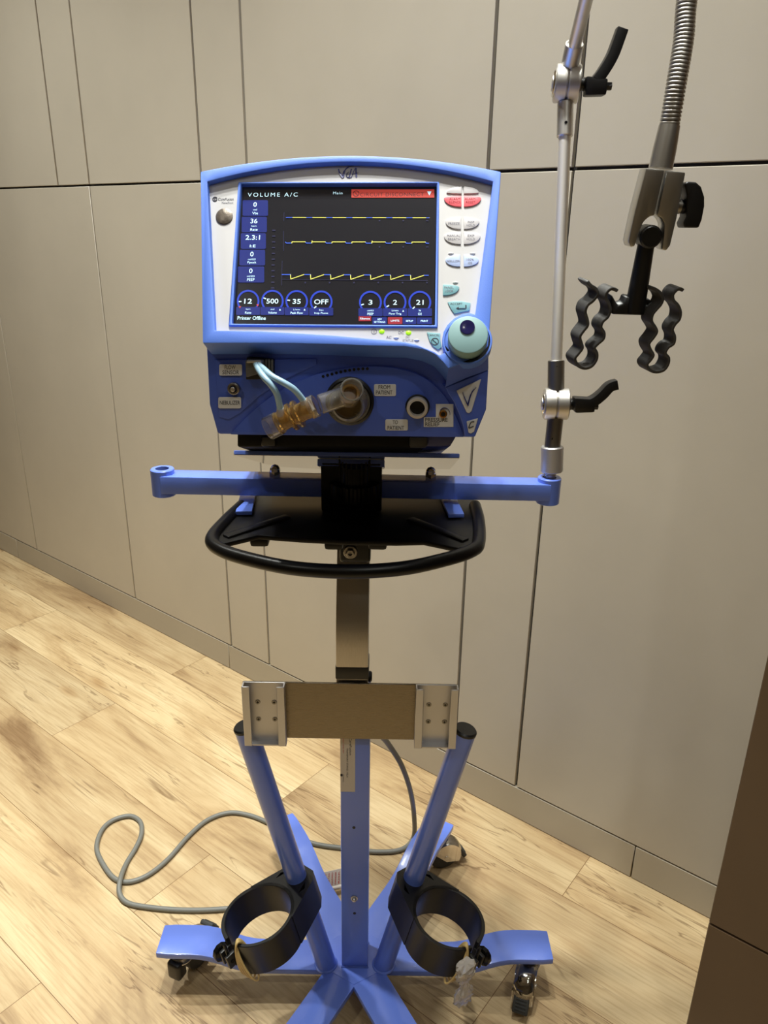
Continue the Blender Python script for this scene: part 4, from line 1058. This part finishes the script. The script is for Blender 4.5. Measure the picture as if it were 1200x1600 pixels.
# fork clamp of two plates
YC = 0.860
fk0, fk1 = ony(1035, 266, YC), ony(1007.5, 388, YC + 0.004)
fd = (fk1 - fk0); FL = fd.length; fd.normalize()
fx = (ony(1063, 271, YC) - ony(1007, 263, YC)); fx = (fx - fd * fx.dot(fd)).normalized(); fn = fx.cross(fd).normalized()
if fn.y > 0: fn = -fn
q = MB(M['fork'])
for s_ in (-1, 1):
    def fp(a, b): return fk0 + fx * (s_ * a) + fd * b
    prof = [fp(0.0012, 0), fp(0.0205, 0), fp(0.0225, FL * 0.55), fp(0.0225, FL * 0.92), fp(0.0195, FL * 1.0), fp(0.0145, FL * 0.985), fp(0.0130, FL * 0.80), fp(0.0110, FL * 0.66), fp(0.0060, FL * 0.585), fp(0.0012, FL * 0.57)]
    prof = [p - fn * -0.012 for p in prof]
    q.plate(prof, -fn * 0.024, (), 0.0022, 2)
fork = q.build('fork_clamp', arm)
kb = MB(M['black']); k0 = fk0 + fx * 0.021 + fd * (FL * 0.42)
kb.use(M['dark_steel']).cyl(k0, k0 + fx * 0.006, 0.0075, seg=20); kb.use(M['black']).cyl(k0 + fx * 0.003, k0 + fx * 0.022, 0.0065, 0.0075, seg=20)
kx0 = k0 + fx * 0.015
wing = [ony(x, y, YC - 0.01) for x, y in ((1070, 287), (1075, 283.5), (1088, 284.5), (1096, 292), (1101, 308), (1101, 322), (1097, 343), (1092, 356), (1070, 356), (1068, 348), (1073, 338), (1074, 305))]
kb.plate(wing, V((0, 0.022, 0)), (), 0.0035, 3)
kb.build('wing_knob', arm)
q = MB(M['black']); bl = fk0 + fd * (FL * 0.84)
q.cyl(bl - fn * 0.012, bl + fn * 0.013, 0.0118, seg=28, bev=0.002); q.ball(bl, 0.0118)
e0 = ony(991, 487, YC + 0.012); q.cyl(bl, e0, 0.0085, 0.0112, seg=20)
q.build('clip_stem', arm)
def c6(x, y, Y=YC): return ony(820 + x / 3.3333, 320 + y / 3.3333, Y)
cb2 = MB(M['black'])
web = [(455, 572), (655, 578), (690, 520), (660, 500), (640, 525), (608, 522), (600, 490), (530, 480), (515, 515), (485, 525), (455, 470), (445, 520)]
cb2.plate([c6(x, y, YC + 0.006) for x, y in web], V((-0.003, 0.012, 0.003)), (), 0.0012, 1)
cb2.build('clip_bridge', arm)
EXV = V((-0.007, 0.015, 0.003))
clipL = [(328, 398), (345, 420), (374, 440), (382, 468), (360, 500), (330, 525), (318, 560), (328, 600), (330, 630), (308, 660), (290, 690), (298, 725), (302, 750), (280, 780), (264, 805), (280, 838), (315, 853), (352, 842), (376, 808), (378, 775), (366, 748), (385, 725), (412, 700), (416, 670), (400, 640), (410, 610), (436, 585), (448, 550), (440, 515), (426, 490), (428, 462), (450, 440), (470, 440), (486, 450)]
clipR = [(656, 432), (680, 440), (708, 460), (722, 490), (712, 520), (690, 545), (668, 575), (664, 610), (682, 640), (690, 665), (672, 695), (650, 725), (656, 755), (672, 785), (658, 810), (640, 835), (655, 862), (690, 872), (728, 862), (750, 830), (752, 800), (735, 775), (750, 745), (778, 725), (784, 690), (772, 655), (785, 625), (808, 598), (814, 560), (800, 525), (778, 500), (775, 470), (795, 445), (815, 440), (828, 448)]
for pts in (clipL, clipR):
    q = MB(M['clip_grey']); P = catmull([c6(x, y, YC - 0.004) for x, y in pts], 4); q.ribbon(P, EXV, 0.0036); q.build('tube_clip', arm)

# ------------------------------------------------------------------ rubber bands and plastic scrap on the rings
def band(R, wrap, wob, name, label):
    cc, out, tan, ax, RO, HH, kc, kd = R
    mb = MB(M['band']); base = cc + out * RO - ax * HH * 0.5
    for j in range(4):
        q_ = 0.0165 + 0.0036 * j; sh = kd * -q_ - out * (q_ * q_ / (2 * RO))
        tilt = 0.45 * (j - 1.2)
        pts = []
        for k in range(16):
            a = 2 * math.pi * k / 16
            pts.append(base + sh + out * (0.0085 * math.cos(a) - 0.0035) * 1.15 + ax * (0.041 * math.sin(a) - 0.002) + kd * (tilt * 0.012 * math.sin(a)))
        mb.tube(pts, 0.0018, 8, 4, True)
    return tag(mb.build(name, None, kc), label, 'rubber band', None)
band(RL, 3, 0, 'rubber_band', 'tan rubber band wound round the split of the left tank ring')
band(RR, 3, 0, 'rubber_band', 'tan rubber band holding crumpled plastic on the right tank ring')
cc, out, tan, ax, RO, HH, kc, kd = RR
fm = MB(M['film']); t = bmesh.new(); rows = []
nu, nv = 18, 22
for i in range(nv + 1):
    v = i / nv; row = []
    w_ = 0.020 * (1.0 - 0.62 * math.exp(-((v - 0.55) / 0.13) ** 2))
    for j in range(nu):
        a = 2 * math.pi * j / nu
        rr = w_ * (1 + random.uniform(-0.22, 0.22)) * (0.35 if i in (0, nv) else 1)
        c = cc + out * (RO + 0.015 + 0.008 * v) - kd * (0.046 - 0.026 * v) + ax * (0.006 - 0.098 * v)
        row.append(t.verts.new(c + kd * (rr * math.cos(a)) + out * (rr * 0.5 * math.sin(a)) + ax * random.uniform(-0.0025, 0.0025)))
    rows.append(row)
for A, B in zip(rows, rows[1:]):
    for j in range(nu): t.faces.new((A[j], A[(j + 1) % nu], B[(j + 1) % nu], B[j]))
t.faces.new(rows[0]); t.faces.new(rows[-1]); fm.add(t)
tag(fm.build('plastic_scrap', None, kc - ax * 0.05, ang=12), 'crumpled clear plastic scrap tied to the right tank ring', 'plastic scrap')

# ------------------------------------------------------------------ power cord
ZC = 0.0058
fl2 = [(605, 1160, .30), (622, 1185, .24), (638, 1215, .15), (646, 1255, .06), (648, 1290, .012)]
cord = thing('power_cord', 'grey power cord looping across the wood floor behind the stand', 'power cord', onz(160, 1330, 0))
def oz(x, y, z=ZC): return onz(x, y, z)
pts = [V((-0.035, 1.16, 0.93)), V((-0.04, 1.13, 0.80)), V((-0.035, 1.14, 0.66)), V((-0.012, 1.20, 0.52))]
pts += [ony(607, 1163, 1.27), ony(627, 1195, 1.31), ony(641, 1235, 1.36), ony(647, 1275, 1.42), oz(646, 1308, 0.008), oz(628, 1327), oz(590, 1331), oz(535, 1325), oz(490, 1318), oz(450, 1302), oz(420, 1286), oz(390, 1274), oz(358, 1270), oz(325, 1281), oz(295, 1306), oz(262, 1343), oz(230, 1368), oz(200, 1378), oz(177, 1371), oz(158, 1345), oz(151, 1322), oz(160, 1296), oz(178, 1281), oz(203, 1275), oz(219, 1284), oz(221, 1303), oz(212, 1325), oz(197, 1350), oz(188, 1374, 0.0178), oz(187, 1396, 0.0095), oz(200, 1411), oz(235, 1418), oz(285, 1422), oz(340, 1421), oz(400, 1414), oz(450, 1400), oz(500, 1389, 0.012)]
q = MB(M['cord']); q.tube(pts, 0.0056, 12, 8); q.build('cable', cord)
tg = MB(M['tag_white'])
ta, tb = oz(497, 1380, 0.030), oz(545, 1369, 0.030)
tg.bar([ta, tb], (0, 0.55, 0.83), 0.040, 0.002, 0.0)
tdx = (tb - ta).normalized(); tuw = V((0, 0.55, 0.83)); tnw = tdx.cross(tuw).normalized()
if tnw.y > 0: tnw = -tnw
tg.use(M['ink_red'])
for k in range(6): 
    ctr = ta.lerp(tb, 0.12 + 0.11 * k) + tnw * 0.0014 + tuw * 0.003
    tg.text(['DO NOT', 'REMOVE', 'THIS TAG', 'HAZARD', 'DANGER', 'RISK'][k], ctr, -tuw if False else tuw, tdx * -1, 0.026, 0.0034, 0.02)
tg.use(M['tag_white']).tube([ta - tuw * 0.018 - tdx * 0.006, tb - tuw * 0.018], 0.0048, 12, 4)
tg.build('cord_tag', cord)['label'] = 'white tag with red print'
